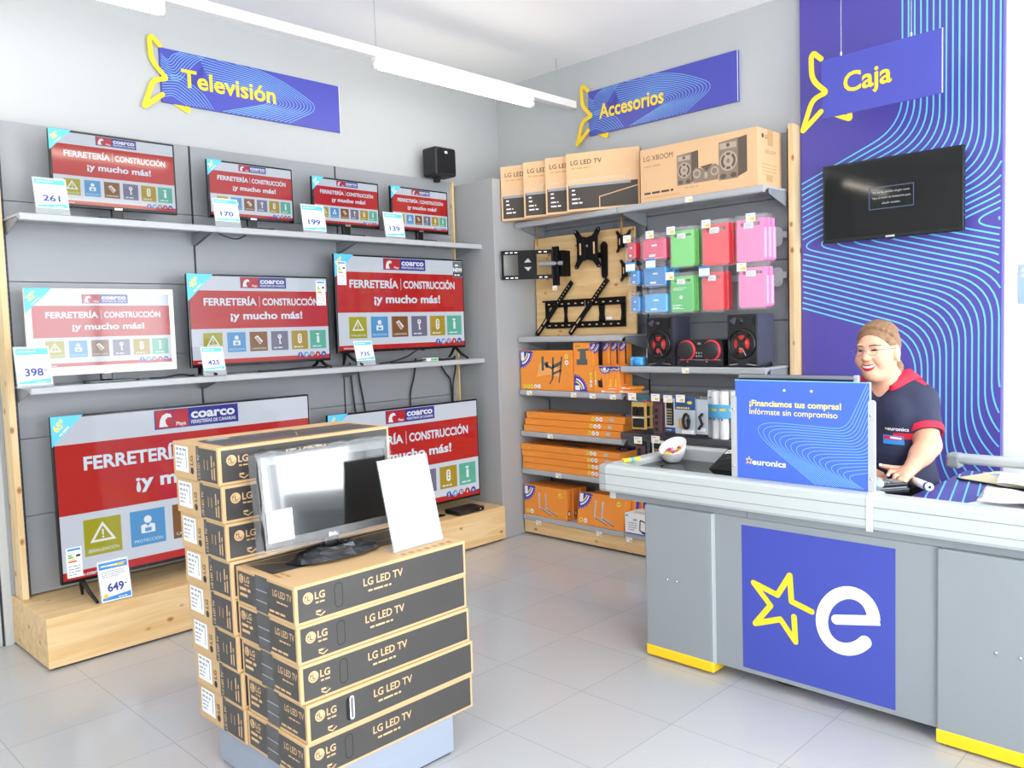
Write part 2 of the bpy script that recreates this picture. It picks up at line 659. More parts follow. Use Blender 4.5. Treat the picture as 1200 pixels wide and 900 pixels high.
def sign(name, label, word, loc, rz, W, H, th, fs, tx, dark_star=True, lines=True):
    t = thing(name, label, 'sign', loc, rz)
    b = MB().box(0, W, -th, 0, 0, H, 'blue_sign')
    fr = Frame((0, -th, 0), (1, 0, 0), (0, 0, 1))
    b.rect(fr, W - .004, 0, W, H, .0006, 'white_ink')
    if lines:
        for k in range(15):
            pts = fillet([(W * .15, H * (1.16 - .055 * k)), (W * (.63 - .012 * k), H * (.90 - .026 * k)), (W * (.875 - .021 * k), H * (.44 - .006 * k)), (W * (.60 - .03 * k), -H * .14)],
                         [0, .16, .11, 0], 8)
            clip_line(b, [p for p in dense(pts, .006) if p[0] > W * (.17 + .006 * k)], .003, W - .006, .003, H - .003, .0034, .0008, 'cyan_line', fr)
        for k in range(9):
            q = .017 * k
            pts = fillet([(-.02, .30 - q), (.05 + q * .4, .245 - q * .8), (.075 + q, .29 - q * .2), (.17 + q * .9, .33)], .03, 5)
            clip_line(b, dense(pts, .006), .003, W - .006, .003, H - .003, .0032, .0008, 'cyan_line', fr)
            pts = fillet([(-.02, .02 + q), (.06 + q * .5, .05 + q * .9), (.10 + q * 1.2, .03 + q * .4), (.2 + q, -.02)], .03, 5)
            clip_line(b, dense(pts, .006), .003, W - .006, .003, H - .003, .0032, .0008, 'cyan_line', fr)
        b.poly(fr, [(p[0] * .72 + .13, p[1] * .62 + .06) for p in ((.03, .30), (.09, .19), (.0, .10), (.11, .12), (.16, .0), (.175, .13), (.25, .15), (.185, .2), (.2, .36), (.12, .22))], .0005, 'blue_sign_dark')
    b.text(fr, word, tx[0], tx[1], fs, 'yellow', .0016, bold=.022, w=tx[2])
    b.build('sign_board', t)
    s = MB()
    fr2 = Frame((0, -th * .5, 0), (1, 0, 0), (0, 0, 1))
    k_ = H / .316
    fo = fillet([(a * k_, c * k_) for a, c in STAR], [0, .012, .012, .05, .022, .05, .012, 0], 4)
    s.strokes(fr2, fo, .028 * k_, th * .5 + .006, 'yellow', depth=.005)
    fo2 = fillet([(a * k_, c * k_) for a, c in TIP], [0, .012, 0], 4)
    s.strokes(fr2, fo2, .028 * k_, .001, 'yellow', depth=.004)
    s.build('star_outline', t)
    return t


sign('department_sign', 'blue sign reading Televisión on the left wall with yellow star outline', 'Televisión', (-4.968, 2.168, 3.01), PI / 2, 1.255, .318, .016, .105, (.125, .115, .63))
sign('department_sign', 'blue sign reading Accesorios on the back wall with yellow star outline', 'Accesorios', (-3.975, 4.998, 3.03), 0, 1.24, .325, .018, .105, (.10, .11, .57))
t = sign('hanging_sign', 'blue sign reading Caja hung on two wires over the till', 'Caja', (-2.0, 4.58, 2.705), -.065, .635, .315, .012, .105, (.125, .115, .26), lines=False)
for a in (.11, .48):
    mb = MB().tube([(a, -.006, .30), (a, -.006, .895)], .0022, 'wire', 6)
    mb.tube([(a, -.006, .285), (a, -.006, .335)], .006, 'chrome', 8)
    mb.build('suspension_wire', t)

# ------------------------------------------------------------------ ceiling light rails with tubes
M('lamp_white', 'f7f7f5', 0.4)
tm = M('tube_glow', 'fff6e4', 0.4, emit=TUBE_STRENGTH)


def light_rail(x, y0, y1, z, tubes, wires, label):
    t = thing('light_rail', label, 'lamp', (x, y1, z))
    MB().box(-.03, .03, y0 - y1, 0, 0, .055, 'lamp_white', .004).build('rail', t)
    for a, b in tubes:
        k = MB().box(-.026, .026, a - y1, b - y1, -.022, 0, 'lamp_white', .003).build('tube_mount', t)
        g = MB().tube([(0, a - y1 + .02, -.042), (0, b - y1 - .02, -.042)], .024, 'tube_glow', 12)
        g.build('lamp_tube', k)
        e = MB()
        for q in (a + .012, b - .012):
            e.lathe([(0, -.012), (.027, -.012), (.027, .012), (0, .012)], 'lamp_white', (0, 0, 0), 'y', 12, True, Matrix.Translation((0, q - y1, -.042)))
        e.build('end_cap', k)
    for a in wires:
        MB().tube([(0, a - y1, .05), (0, a - y1, 3.598 - z)], .002, 'wire', 5).build('suspension_wire', t)
    return t


light_rail(-4.11, -2.0, 4.97, 3.255, [(0.35, 1.83), (3.1, 4.5), (-1.6, -0.2)], (4.78, 3.12, 1.2, -0.8),
           'white light rail with glowing tubes hung above the television shelves')
light_rail(-1.6, -2.0, 3.6, 3.255, [(0.35, 1.8), (-1.6, -0.2), (2.0, 3.4)], (3.2, 1.2, -0.8), 'white light rail with glowing tubes above the shop floor before the counter')
light_rail(0.9, -2.0, 4.6, 3.255, [(0.35, 1.8), (-1.6, -0.2), (2.9, 4.3)], (4.2, 1.2, -0.8), 'unseen white light rail added right of the counter to even the ceiling brightness')  # out-of-view rail added to even the ceiling brightness
# ================================================================== LEFT WALL: shelving, plinth, televisions
PX = -4.86                      # face of the grey back panels
BAYS = [(1.262, 2.267), (2.276, 3.292), (3.301, 4.366)]
SEAMS = [0.268, 0.69, 1.10, 1.515, 1.925, 2.34, 2.75]
SHELF_Z = [(1.382, .30), (2.243, .31)]
BAYLAB = ['grey wall shelving bay with a pine end post on its near side', 'grey wall shelving bay in the middle of the television wall', 'grey wall shelving bay against the partition at the far end']
for i, (a, b) in enumerate(BAYS):
    t = thing('display_shelving', BAYLAB[i], 'shelving', (PX, a, 0), 0, 'shelving bays on the television wall')
    L_ = b - a
    for z0, z1 in zip(SEAMS[:-1], SEAMS[1:]):
        MB().box(-.022, 0, .002, L_ - .002, z0 + .0015, z1 - .0015, 'panel_grey', .002).build('back_panel', t)
    mb = MB()
    mb.box(-.06, -.006, -.014, .006, .2635, 2.75, 'upright_dark')
    mb.build('upright', t)
    if i == 2:
        MB().box(-.06, -.006, L_ - .006, L_ + .004, .2635, 2.75, 'upright_dark').build('upright', t)
        MB().box(-.02, .03, L_ - .022, L_ - .008, 0.27, 2.75, 'pine_z', .001).build('post_strip', t)
    if i == 0:
        MB().box(-.07, .055, -.047, -.016, .2635, 2.76, 'pine_z', .002).build('end_post', t)
        # dark slotted upright with its row of blue slots beside the pine post
        mb = MB().box(-.02, .012, -.0155, .005, .27, 2.75, 'upright_dark')
        M('slot_blue', '3c4f86', .5)
        fr = Frame((.0122, 0, 0), (0, 1, 0), (0, 0, 1))
        z = .3
        while z < 2.72:
            mb.rect(fr, -.011, z, -.001, z + .016, .0004, 'slot_blue')
            z += .032
        mb.build('slotted_rail', t)
    for z, dp in SHELF_Z:
        s = MB()
        # folded steel tray: flat top, rolled front lip, stiffening fold underneath
        prof = [(0.0, z), (dp - .006, z), (dp, z - .004), (dp, z - .032), (dp - .004, z - .036), (dp - .022, z - .036), (dp - .022, z - .028), (dp - .035, z - .028), (dp - .06, z - .012), (0.0, z - .012)]
        s.prism([(p[0], p[1]) for p in prof], Frame((0, L_ + .005, 0), (1, 0, 0), (0, 0, 1)), 0, L_ + .012, 'shelf_grey')
        o = s.build('shelf', t)
        for q in (.004, L_ - .008):
            f2 = Frame((0, q, 0), (1, 0, 0), (0, 0, 1))
            MB().prism([(0, z - .014), (dp - .07, z - .014), (dp - .07, z - .03), (.03, z - .085), (0, z - .085)], f2, 0, .004, 'shelf_dark').build('bracket', o)

# pine plinth the big televisions stand on
t = thing('display_plinth', 'long low pine plinth under the two big televisions on the floor', 'plinth', (-4.62, 2.8, 0))
mb = MB()
mb.box(-.34, .235, -1.6, 1.565, .012, .262, 'pine_y', .003)
mb.build('plinth_body', t)
MB().box(-.32, .215, -1.57, 1.55, 0, .012, 'upright_dark').build('plinth_foot', t)

# ------------------------------------------------------------------ the advert every screen shows
for nm, hx, e in (('scr_white', 'dfe8f6', .72), ('scr_red', 'c8201f', .75), ('scr_text', 'd6ecfa', .85), ('scr_blue', '3a3fa6', .7), ('scr_logo_red', 'd02c30', .7), ('scr_pure', 'f4f8ff', .8),
                  ('scr_olive', 'b7b31f', .7), ('scr_sky', '58a6e4', .7), ('scr_brown', '8f5f30', .7), ('scr_mauve', '7f7a98', .7), ('scr_mustard', 'bda126', .7), ('scr_teal', '66c2a8', .7),
                  ('scr_soc_blue', '3b4fb4', .7), ('scr_soc_sky', '5fb0e6', .7), ('scr_soc_plum', '94406e', .7), ('scr_soc_red', 'bf2a2a', .7), ('scr_shadow', 'a59c26', .6)):
    M(nm, hx, .07, spec=.5, emit=e * .85)


def advert(fr, W, H):
    b = MB()
    k = H
    b.rect(fr, 0, 0, W, H, 0, 'scr_white')
    b.rect(fr, 0, .40 * H, W, .835 * H, .0003, 'scr_red')
    b.rect(fr, 0, 0, W, .05 * H, .0003, 'scr_red')
    # logo block
    b.rect(fr, .345 * W, .868 * H, .68 * W, .995 * H, .0003, 'scr_blue')
    b.rect(fr, .35 * W, .873 * H, .415 * W, .99 * H, .0006, 'scr_logo_red')
    b.rect(fr, .418 * W, .873 * H, .475 * W, .99 * H, .0006, 'scr_logo_red')
    x, y = .362 * W, .882 * H
    b.poly(fr, [(x, y), (x + .004 * W, y + .045 * H), (x + .013 * W, y + .075 * H), (x + .03 * W, y + .09 * H), (x + .045 * W, y + .082 * H), (x + .05 * W, y + .06 * H), (x + .034 * W, y + .062 * H), (x + .024 * W, y + .045 * H), (x + .026 * W, y + .02 * H), (x + .034 * W, y)], .0009, 'scr_pure')
    b.text(fr, 'Playa', .446 * W, .885 * H, .024 * H, 'scr_pure', .0009, 'c', bold=.02)
    b.text(fr, 'coarco', .486 * W, .924 * H, .062 * H, 'scr_pure', .0009, 'l', w=.18 * W, bold=.035)
    b.text(fr, 'FERRETERÍAS DE CANARIAS', .486 * W, .886 * H, .024 * H, 'scr_pure', .0009, 'l', w=.182 * W, bold=.012)
    # headline
    b.text(fr, 'FERRETERÍA', .09 * W, .668 * H, .083 * H, 'scr_text', .0006, 'l', w=.365 * W, bold=.03)
    b.rect(fr, .474 * W, .648 * H, .477 * W, .775 * H, .0006, 'scr_text')
    b.text(fr, 'CONSTRUCCIÓN', .496 * W, .668 * H, .083 * H, 'scr_text', .0006, 'l', w=.43 * W, bold=.03)
    b.text(fr, '¡y mucho más!', .53 * W, .505 * H, .088 * H, 'scr_text', .0006, 'c', w=.53 * W, bold=.03)
    # six tiles
    tw, y0, y1 = .128 * W, .125 * H, .355 * H
    names = ['SEÑALIZACIÓN', 'PROTECCIÓN', 'CARPINTERÍA', None, None, None]
    for i, (u, m) in enumerate(zip((.075, .235, .392, .548, .702, .848), ('scr_olive', 'scr_sky', 'scr_brown', 'scr_mauve', 'scr_mustard', 'scr_teal'))):
        x = u * W
        b.rect(fr, x, y0, x + tw, y1, .0003, m)
        cx, cy = x + tw / 2, y0 + (y1 - y0) * .58
        r = .06 * H
        P_ = 'scr_pure'
        h = .0008
        if i == 0:
            b.line(fr, [(cx - r * 1.1, cy - r * .75), (cx + r * 1.1, cy - r * .75), (cx, cy + r)], .014 * H, h, P_, True)
            b.rect(fr, cx - .005 * H, cy - r * .2, cx + .005 * H, cy + r * .4, h, P_)
            b.disc(fr, cx, cy - r * .42, .007 * H, h, P_, 8)
        elif i == 1:
            b.disc(fr, cx, cy + r * .55, r * .42, h, P_, 14)
            b.poly(fr, [(cx - r * .75, cy - r * .9), (cx + r * .75, cy - r * .9), (cx + r * .75, cy - r * .05), (cx + r * .3, cy + r * .1), (cx, cy - r * .2), (cx - r * .3, cy + r * .1), (cx - r * .75, cy - r * .05)], h, P_)
            b.rect(fr, cx - r * .35, cy - r * .75, cx + r * .35, cy - r * .35, h + .0003, m)
        elif i == 2:
            b.poly(fr, [(cx - r * .9, cy + r * .5), (cx - r * .2, cy + r * .9), (cx + r * .9, cy - r * .3), (cx + r * .2, cy - r * .9)], h, P_)
            for q in range(4):
                s_ = -.55 + q * .33
                b.line(fr, [(cx - r * .55 + s_ * r * .4 + .12 * r, cy + r * (.5 + s_ * .1)), (cx + r * .3 + s_ * r * .4 + .1 * r, cy - r * (.62 - s_ * .1))], .005 * H, h + .0003, m)
        elif i == 3:
            b.disc(fr, cx, cy + r * .55, r * .45, h, P_, 14)
            b.disc(fr, cx, cy + r * .6, r * .18, h + .0003, m, 10)
            b.rect(fr, cx - r * .14, cy - r, cx + r * .14, cy + r * .3, h, P_)
            b.rect(fr, cx, cy - r * .9, cx + r * .35, cy - r * .7, h, P_)
        elif i == 4:
            b.poly(fr, [(cx + q[0], cy + q[1]) for q in rrect(-r * .45, -r, r * .45, r, r * .4)], h, P_)
            for q in (-.45, .1, .55):
                b.disc(fr, cx, cy + q * r, r * .2, h + .0003, m, 10)
        else:
            b.rect(fr, cx - r * .28, cy - r, cx + r * .28, cy + r * .35, h, P_)
            b.rect(fr, cx - r * .12, cy + r * .35, cx + r * .12, cy + r * .7, h, P_)
            b.poly(fr, [(cx - r * .55, cy + r * .7), (cx + r * .3, cy + r * .7), (cx + r * .3, cy + r), (cx - r * .35, cy + r)], h, P_)
        if names[i]:
            b.text(fr, names[i], cx, y0 + .022 * H, .02 * H, 'scr_text', h, 'c', w=tw * .82)
        else:
            b.greek(fr, x + tw * .14, y0 + .024 * H, tw * .72, .02 * H, 'scr_text', h, seed=i)
    b.text(fr, 'www.coarco.es', .03 * W, .012 * H, .024 * H, 'scr_text', .0006, 'l', bold=.02)
    for i, m in enumerate(('scr_soc_blue', 'scr_soc_sky', 'scr_soc_plum', 'scr_soc_red', 'scr_soc_blue')):
        cx, cy, r = (.765 + .047 * i) * W, .055 * H, .034 * H
        b.disc(fr, cx, cy, r, .0006, m, 16)
        if i == 0:
            b.text(fr, 'f', cx, cy - r * .5, r * 1.1, 'scr_text', .0009, 'c', bold=.04)
        elif i == 1:
            b.poly(fr, [(cx - r * .6, cy - r * .4), (cx + r * .5, cy - r * .3), (cx + r * .6, cy + r * .4), (cx, cy + r * .35)], .0009, 'scr_text')
        elif i == 2:
            b.line(fr, rrect(cx - r * .5, cy - r * .5, cx + r * .5, cy + r * .5, r * .2, 2), r * .18, .0009, 'scr_text', True)
            b.disc(fr, cx, cy, r * .22, .0009, 'scr_text', 8)
        elif i == 3:
            b.poly(fr, [(cx - r * .35, cy - r * .5), (cx + r * .35, cy - r * .5), (cx, cy + r * .6)], .0009, 'scr_text')
        else:
            b.text(fr, 'in', cx, cy - r * .4, r * .8, 'scr_text', .0009, 'c', bold=.03)
    return b


M('tv_black', '101112', .22, spec=.5)
M('tv_white', 'e9e6e2', .3)
M('sticker_cyan', '57bce8', .35)
M('sticker_text', 'f4d44a', .4)
M('eu_green', '4aa84a', .5)
M('eu_yellow', 'e8d43c', .5)
M('eu_red', 'd2462f', .5)


def stand_legs(t, W, zb, mat):
    """splayed V feet near both ends"""
    for sx in (-.43, .43):
        x = sx * W
        b = MB()
        for y1 in (-.13, .09):
            b.tube([(x, .035, zb + .012), (x + (.01 if sx < 0 else -.01), y1 * .45 + .02, zb * .52), (x + (.02 if sx < 0 else -.02), y1, .009)], [.012, .011, .008], mat, 8)
        b.build('leg', t)


def stand_base(t, W, zb, mat, d=.20):
    b = MB()
    pts = fillet([(-W * .2, -d * .5), (W * .2, -d * .5), (W * .13, d * .35), (-W * .13, d * .35)], .035, 5, True)
    fr = Frame((0, .03, 0), (1, 0, 0), (0, 1, 0))
    b.prism(pts, fr, .001, .010, mat, False)
    b.build('stand_base', t)
    b = MB().box(-.03, .03, .012, .04, .009, zb + .05, mat, .006)
    b.build('stand_neck', t)


def tv(label, loc, rz, W, Hc, zb, case, inch=None, legs=False, energy=None, bez=.011, new=False, advertised=True, group='televisions on the display wall', side_tilt=0):
    """local axes: x along the width, front face towards -y, z up from the surface it stands on"""
    t = thing('television', label, 'television', loc, rz, group)
    mat = case
    b = MB()
    b.box(-W / 2, W / 2, 0, .026, zb, zb + Hc, mat, .004)
    b.box(-W * .38, W * .38, .024, .062, zb + .03, zb + Hc * .62, 'black_matte' if case != 'tv_white' else mat, .012)
    b.build('casing', t)
    bb = bez * 1.6
    fr = Frame((-W / 2 + bez, -.0012, zb + bb), (1, 0, 0), (0, 0, 1))
    sw, sh = W - 2 * bez, Hc - bez - bb
    if advertised:
        sc = advert(fr, sw, sh)
        sc.build('screen', t)
    f0 = Frame((-W / 2, -.003, zb), (1, 0, 0), (0, 0, 1))
    b = MB()
    b.box(-.02, .02, -.003, .0, zb + .001, zb + bb * .75, 'chrome' if not legs else 'black_plastic', .001)
    b.build('badge', t)
    (stand_legs if legs else stand_base)(t, W, zb, 'tv_black')
    if inch:
        s = min(.16, W * .17) if W < 1 else .155
        b = MB()
        b.add([f0.p(0, Hc, 0), f0.p(0, Hc - s, 0), f0.p(s, Hc, 0), f0.p(0, Hc, -.0025), f0.p(0, Hc - s, -.0025), f0.p(s, Hc, -.0025)], [(0, 1, 2), (3, 5, 4), (0, 3, 4, 1), (1, 4, 5, 2), (2, 5, 3, 0)], 'sticker_cyan')
        b.text(f0, inch, s * .31, Hc - s * .40, s * .22, 'sticker_text', .0006, 'c', bold=.03, rot=.70)
        b.greek(Frame(f0.p(s * .26, Hc - s * .66, .0004), Vector(f0.u * .72 + f0.v * .69), Vector(f0.v * .72 - f0.u * .69)), 0, 0, s * .55, s * .07, 'paper')
        b.build('size_sticker', t)
    if energy:
        ex, ez, ew, eh = energy
        b = MB()
        fe = Frame((-W / 2 + ex, -.0035, zb + ez), (1, 0, 0), (0, 0, 1))
        b.box(-W / 2 + ex, -W / 2 + ex + ew, -.0035, -.001, zb + ez, zb + ez + eh, 'paper')
        b.rect(fe, .08 * ew, .9 * eh, .92 * ew, .97 * eh, .0005, 'card_blue')
        for i, m in enumerate(('eu_green', 'eu_green', 'eu_yellow', 'eu_red')):
            b.rect(fe, .1 * ew, (.72 - i * .07) * eh, (.35 + .1 * i) * ew, (.77 - i * .07) * eh, .0005, m)
        b.rect(fe, .62 * ew, .68 * eh, .9 * ew, .76 * eh, .0005, 'ink_dark')
        b.greek(fe, .1 * ew, .36 * eh, .75 * ew, .05 * eh, 'ink_grey', .0005, 4, 1.9, 3)
        b.build('energy_label', t)
    if new:
        b = MB()
        fe = Frame((W / 2 - .105, -.0035, zb + Hc - .135), (1, 0, 0), (0, 0, 1))
        M('new_grey', '5f6a6c', .4)
        b.box(W / 2 - .105, W / 2 - .012, -.0035, -.001, zb + Hc - .135, zb + Hc - .015, 'new_grey')
        b.text(fe, 'NEW', .0465, .045, .028, 'white_ink', .0005, 'c', bold=.03)
        b.greek(fe, .02, .085, .055, .018, 'white_ink', .0005)
        b.rect(fe, .0, .012, .093, .034, .0005, 'ink_dark')
        b.greek(fe, .012, .016, .07, .012, 'white_ink', .0008)
        b.build('new_badge', t)
    return t


RZ = PI / 2
S1, S2, S3 = 2.2445, 1.3835, .2625
XT = -4.66
row1 = 'televisions on the top shelf'
row2 = 'televisions on the middle shelf'
row3 = 'televisions on the pine plinth'
tv('black 28 inch television at the near end of the top shelf', (XT, 1.766, S1), RZ, .65, .395, .058, 'tv_black', '28"', group=row1)
tv('black television on the top shelf behind the 170 price card', (XT, 2.56, S1), RZ, .56, .338, .062, 'tv_black', '24"', group=row1)
tv('small black television, third along the top shelf, beside the card pricing it 199', (XT, 3.245, S1), RZ, .525, .31, .068, 'tv_black', '22"', group=row1)
tv('small black television on the top shelf under the wall loudspeaker', (XT, 3.877, S1), RZ, .525, .31, .07, 'tv_black', '22"', group=row1)
tv('white framed television on the middle shelf behind the 398 price card', (XT, 1.658, S2), RZ, .757, .452, .046, 'tv_white', '32"', bez=.028, group=row2)
tv('black television on the middle shelf between the white one and the one marked NEW', (XT, 2.592, S2), RZ, .945, .545, .046, 'tv_black', '40"', legs=True, energy=(.855, .36, .068, .16), group=row2)
tv('large black television with a grey NEW badge on the middle shelf', (XT, 3.697, S2), RZ, 1.15, .66, .087, 'tv_black', '50"', legs=True, energy=(.02, .455, .068, .155), new=True, group=row2)
tv('huge black 65 inch television on the pine plinth behind the 649 price card', (-4.56, 2.075, S3), RZ, 1.49, .865, .10, 'tv_black', '65"', legs=True, energy=(.03, .03, .075, .155), group=row3)
tv('big black television at the far end of the pine plinth beside the partition', (-4.56, 3.615, S3), RZ, 1.325, .74, .075, 'tv_black', '60"', group=row3)


# ------------------------------------------------------------------ price cards in clear holders
def price_card(label, loc, rz, w, h, price, tilt=.20, lift=.03, style=0, group='price cards in clear holders'):
    t = thing('price_card', label, 'price card', loc, rz, group)
    T = Matrix.Rotation(-tilt, 4, 'X')
    u, v = Vector((1, 0, 0)), T @ Vector((0, 0, 1))
    o = Vector((-w / 2, -.03, .003))
    fr = Frame(o, u, v)
    b = MB()
    b.prism([(-.004, 0), (w + .004, 0), (w + .004, h + lift + .005), (-.004, h + lift + .005)], fr, -.0035, -.0018, 'acrylic')
    f3 = Frame((-w / 2 - .004, -.03, .001), (1, 0, 0), (0, 1, 0))
    b.prism([(0, 0), (w + .008, 0), (w + .008, .075), (0, .075)], f3, 0, .002, 'acrylic')
    b.build('holder', t)
    f2 = Frame(fr.p(0, lift), u, v)
    b = MB()
    b.prism([(0, 0), (w, 0), (w, h), (0, h)], f2, -.0017, -.0007, 'paper')
    if style == 2:      # blank poster with a pale swoosh at the foot
        pts = [(0, 0)] + [(w * i / 14, h * (.11 + .055 * math.sin(i / 14 * 5.2 + 3.6) + .05 * i / 14)) for i in range(15)] + [(w, 0)]
        M('swoosh', 'a9d8ee', .5)
        b.poly(f2, [(x * .94 + .03 * w, y * .9 + .03 * h) for x, y in pts], 0, 'swoosh')
        b.greek(f2, .55 * w, .19 * h, .36 * w, .018 * h, 'paper', .0004)
    else:
        top = 'card_blue' if style == 1 else 'card_cyan'
        b.rect(f2, .03 * w, .80 * h, .97 * w, .965 * h, 0, top)
        b.poly(f2, [(.03 * w, .03 * h), (.97 * w, .03 * h), (.97 * w, .16 * h), (.03 * w, .09 * h)], 0, top)
        b.greek(f2, .55 * w, .055 * h, .38 * w, .03 * h, 'paper', .0004, seed=4)
        b.greek(f2, .1 * w, .87 * h, .7 * w, .04 * h, 'paper', .0004, seed=5)
        b.greek(f2, .09 * w, .73 * h, .75 * w, .022 * h, 'ink_grey', .0002, 4, 2.0, 6)
        if style == 1:
            b.poly(f2, [(.05 * w, .87 * h), (.6 * w, .905 * h), (.95 * w, .91 * h), (.8 * w, .86 * h), (.9 * w, .84 * h), (.5 * w, .85 * h)], .0003, 'yellow_tag')
            b.disc(f2, .15 * w, .14 * h, .09 * w, .0003, 'yellow_tag', 5)
        if price:
            b.text(f2, price, .5 * w, .24 * h, .20 * h, 'ink_blue', .0003, 'c', w=.54 * w, bold=.028)
            b.greek(f2, .8 * w, .36 * h, .1 * w, .04 * h, 'ink_blue', .0003, 1)
    b.build('card', t)
    return t


XC = -4.60
price_card('261 price card at the near end of the top shelf', (XC, 1.415, S1), RZ, .15, .155, '261')
price_card('170 price card on the top shelf over the bracket', (XC, 2.35, S1), RZ, .15, .135, '170')
price_card('white 199 price card leaning by the third small television on the top shelf', (XC, 2.935, S1), RZ, .165, .165, '199', tilt=.16, lift=.012)
price_card('white 139 price card on the top shelf by the television below the wall loudspeaker', (XC, 3.575, S1), RZ, .165, .165, '139', tilt=.16, lift=.012)
price_card('398 price card at the near end of the middle shelf before the white television', (XC + .02, 1.275, S2), RZ, .155, .19, '398', lift=.01)
price_card('425 price card on the middle shelf', (XC + .03, 2.205, S2), RZ, .13, .135, '425', lift=.03)
price_card('735 price card on the middle shelf under the television marked NEW', (XC + .03, 3.265, S2), RZ, .145, .13, '735', tilt=.24, lift=.035)
price_card('blue and white 649 price card on the pine plinth', (-4.44, 1.545, S3), RZ, .15, .205, '649', lift=.002, style=1)

# ------------------------------------------------------------------ loose cables, set-top box, remote, loudspeaker
M('cable_black', '151515', .5)
rnd = random.Random(3)


def cable(name, label, pts, r=.004, group=None):
    P = [Vector(p) for p in pts]
    Q = []
    for i in range(len(P) - 1):      # Catmull-Rom
        a, b, c, d = P[max(0, i - 1)], P[i], P[i + 1], P[min(len(P) - 1, i + 2)]
        for j in range(8):
            s = j / 8
            Q.append(.5 * ((2 * b) + (c - a) * s + (2 * a - 5 * b + 4 * c - d) * s * s + (3 * b - a - 3 * c + d) * s ** 3))
    Q.append(P[-1])
    mb = MB().tube(Q, r, 'cable_black', 6)
    return mb.build(name, None, label, 'cable', group)


g = 'cables hanging below the middle shelf'
for i, (pts, lab) in enumerate(((((-4.845, 3.34, 1.40), (-4.835, 3.345, 1.2), (-4.835, 3.38, .9), (-4.83, 3.40, .7)), 'black cable hanging straight beside the dark upright below the middle shelf'),
                           (((-4.845, 3.40, 1.40), (-4.835, 3.41, 1.25), (-4.84, 3.44, 1.1), (-4.835, 3.47, .85)), 'black cable bowed to one side, second from the dark upright below the middle shelf'),
                           (((-4.845, 3.93, 1.40), (-4.835, 3.90, 1.27), (-4.84, 3.86, 1.12), (-4.835, 3.86, .85)), 'thin black cable hanging alone below the television marked NEW'),
                           (((-4.845, 4.12, 1.40), (-4.83, 4.2, 1.28), (-4.83, 4.26, 1.18), (-4.83, 4.25, .85)), 'black cable slanting into the Y below the far end of the middle shelf'),
                           (((-4.85, 4.325, 1.40), (-4.83, 4.31, 1.3), (-4.82, 4.27, 1.16), (-4.82, 4.26, .85)), 'black cable by the partition joining the Y below the middle shelf'))):
    cable('hanging_cable', lab, pts, .0065, g)
g = 'cables lying on the middle shelf'
for pts, lab in ((((-4.62, 1.86, 1.39), (-4.585, 1.93, 1.39), (-4.60, 2.02, 1.40), (-4.62, 2.1, 1.39), (-4.72, 2.16, 1.39)), 'black cable looped on the middle shelf under the white television'),
                 (((-4.60, 2.5, 1.39), (-4.575, 2.65, 1.39), (-4.60, 2.85, 1.395), (-4.63, 3.0, 1.39), (-4.72, 3.06, 1.39)), 'black cable along the middle shelf under the 40 inch television'),
                 (((-4.60, 3.42, 1.39), (-4.62, 3.55, 1.40), (-4.60, 3.66, 1.43), (-4.64, 3.78, 1.47), (-4.66, 3.86, 1.465)), 'black cable rising from the shelf to the television marked NEW'),
                 (((-4.59, 3.5, 1.39), (-4.585, 3.7, 1.39), (-4.6, 3.85, 1.40), (-4.7, 3.95, 1.39)), 'black cable lying flat under the television marked NEW')):
    cable('shelf_cable', lab, pts, .006, g)
cable('looped_cable', 'thin black cable drooping in a loop just under the top shelf', ((-4.60, 2.30, 2.205), (-4.575, 2.34, 2.185), (-4.575, 2.40, 2.178), (-4.60, 2.47, 2.205)), .004)
cable('floor_cable', 'black cable lying on the pine plinth under the 65 inch television', ((-4.6, 2.15, .27), (-4.52, 2.25, .27), (-4.5, 2.38, .27), (-4.55, 2.55, .27), (-4.65, 2.7, .27)), .006)

t = thing('remote_control', 'slim black remote control lying on the middle shelf below the television marked NEW', 'remote control', (-4.60, 4.02, S2), .2)
mb = MB().box(-.02, .02, -.09, .09, 0, .016, 'black_plastic', .005)
mb.build('body', t)
mb = MB()
M('button_grey', 'b7babd', .5)
M('button_red', 'c33030', .5)
for i in range(3):
    for j in range(5):
        mb.box(-.013 + i * .010, -.007 + i * .010, -.07 + j * .026, -.058 + j * .026, .0155, .018, 'button_grey' if (i + j) % 4 else 'button_red', .001)
mb.build('buttons', t)

t = thing('connector_box', 'small white and green connector box on the middle shelf by the remote control', 'connector', (-4.605, 3.87, S2), .1)
mb = MB().box(-.025, .025, -.06, .06, 0, .024, 'white_plastic', .004)
M('led_green', '57b878', .4)
mb.box(-.024, .026, -.02, .05, .004, .02, 'led_green', .002)
mb.build('body', t)

t = thing('set_top_box', 'flat black set-top box on the pine plinth under the far television', 'set-top box', (-4.47, 4.03, S3))
MB().box(-.075, .075, -.13, .13, .004, .036, 'black_plastic', .006).build('body', t)
mb = MB()
for a in (-.05, .05):
    for c in (-.1, .1):
        mb.lathe([(0, 0), (.012, 0), (.012, .005), (0, .005)], 'rubber', (a, c, 0), 'z', 10)
mb.build('feet', t)
mb = MB()
fr = Frame((.0755, -.13, 0), (0, 1, 0), (0, 0, 1))
mb.rect(fr, .02, .012, .11, .026, .0005, 'ink_dark')
mb.disc(fr, .22, .02, .006, .0005, 'button_grey', 10)
mb.build('front_panel', t)

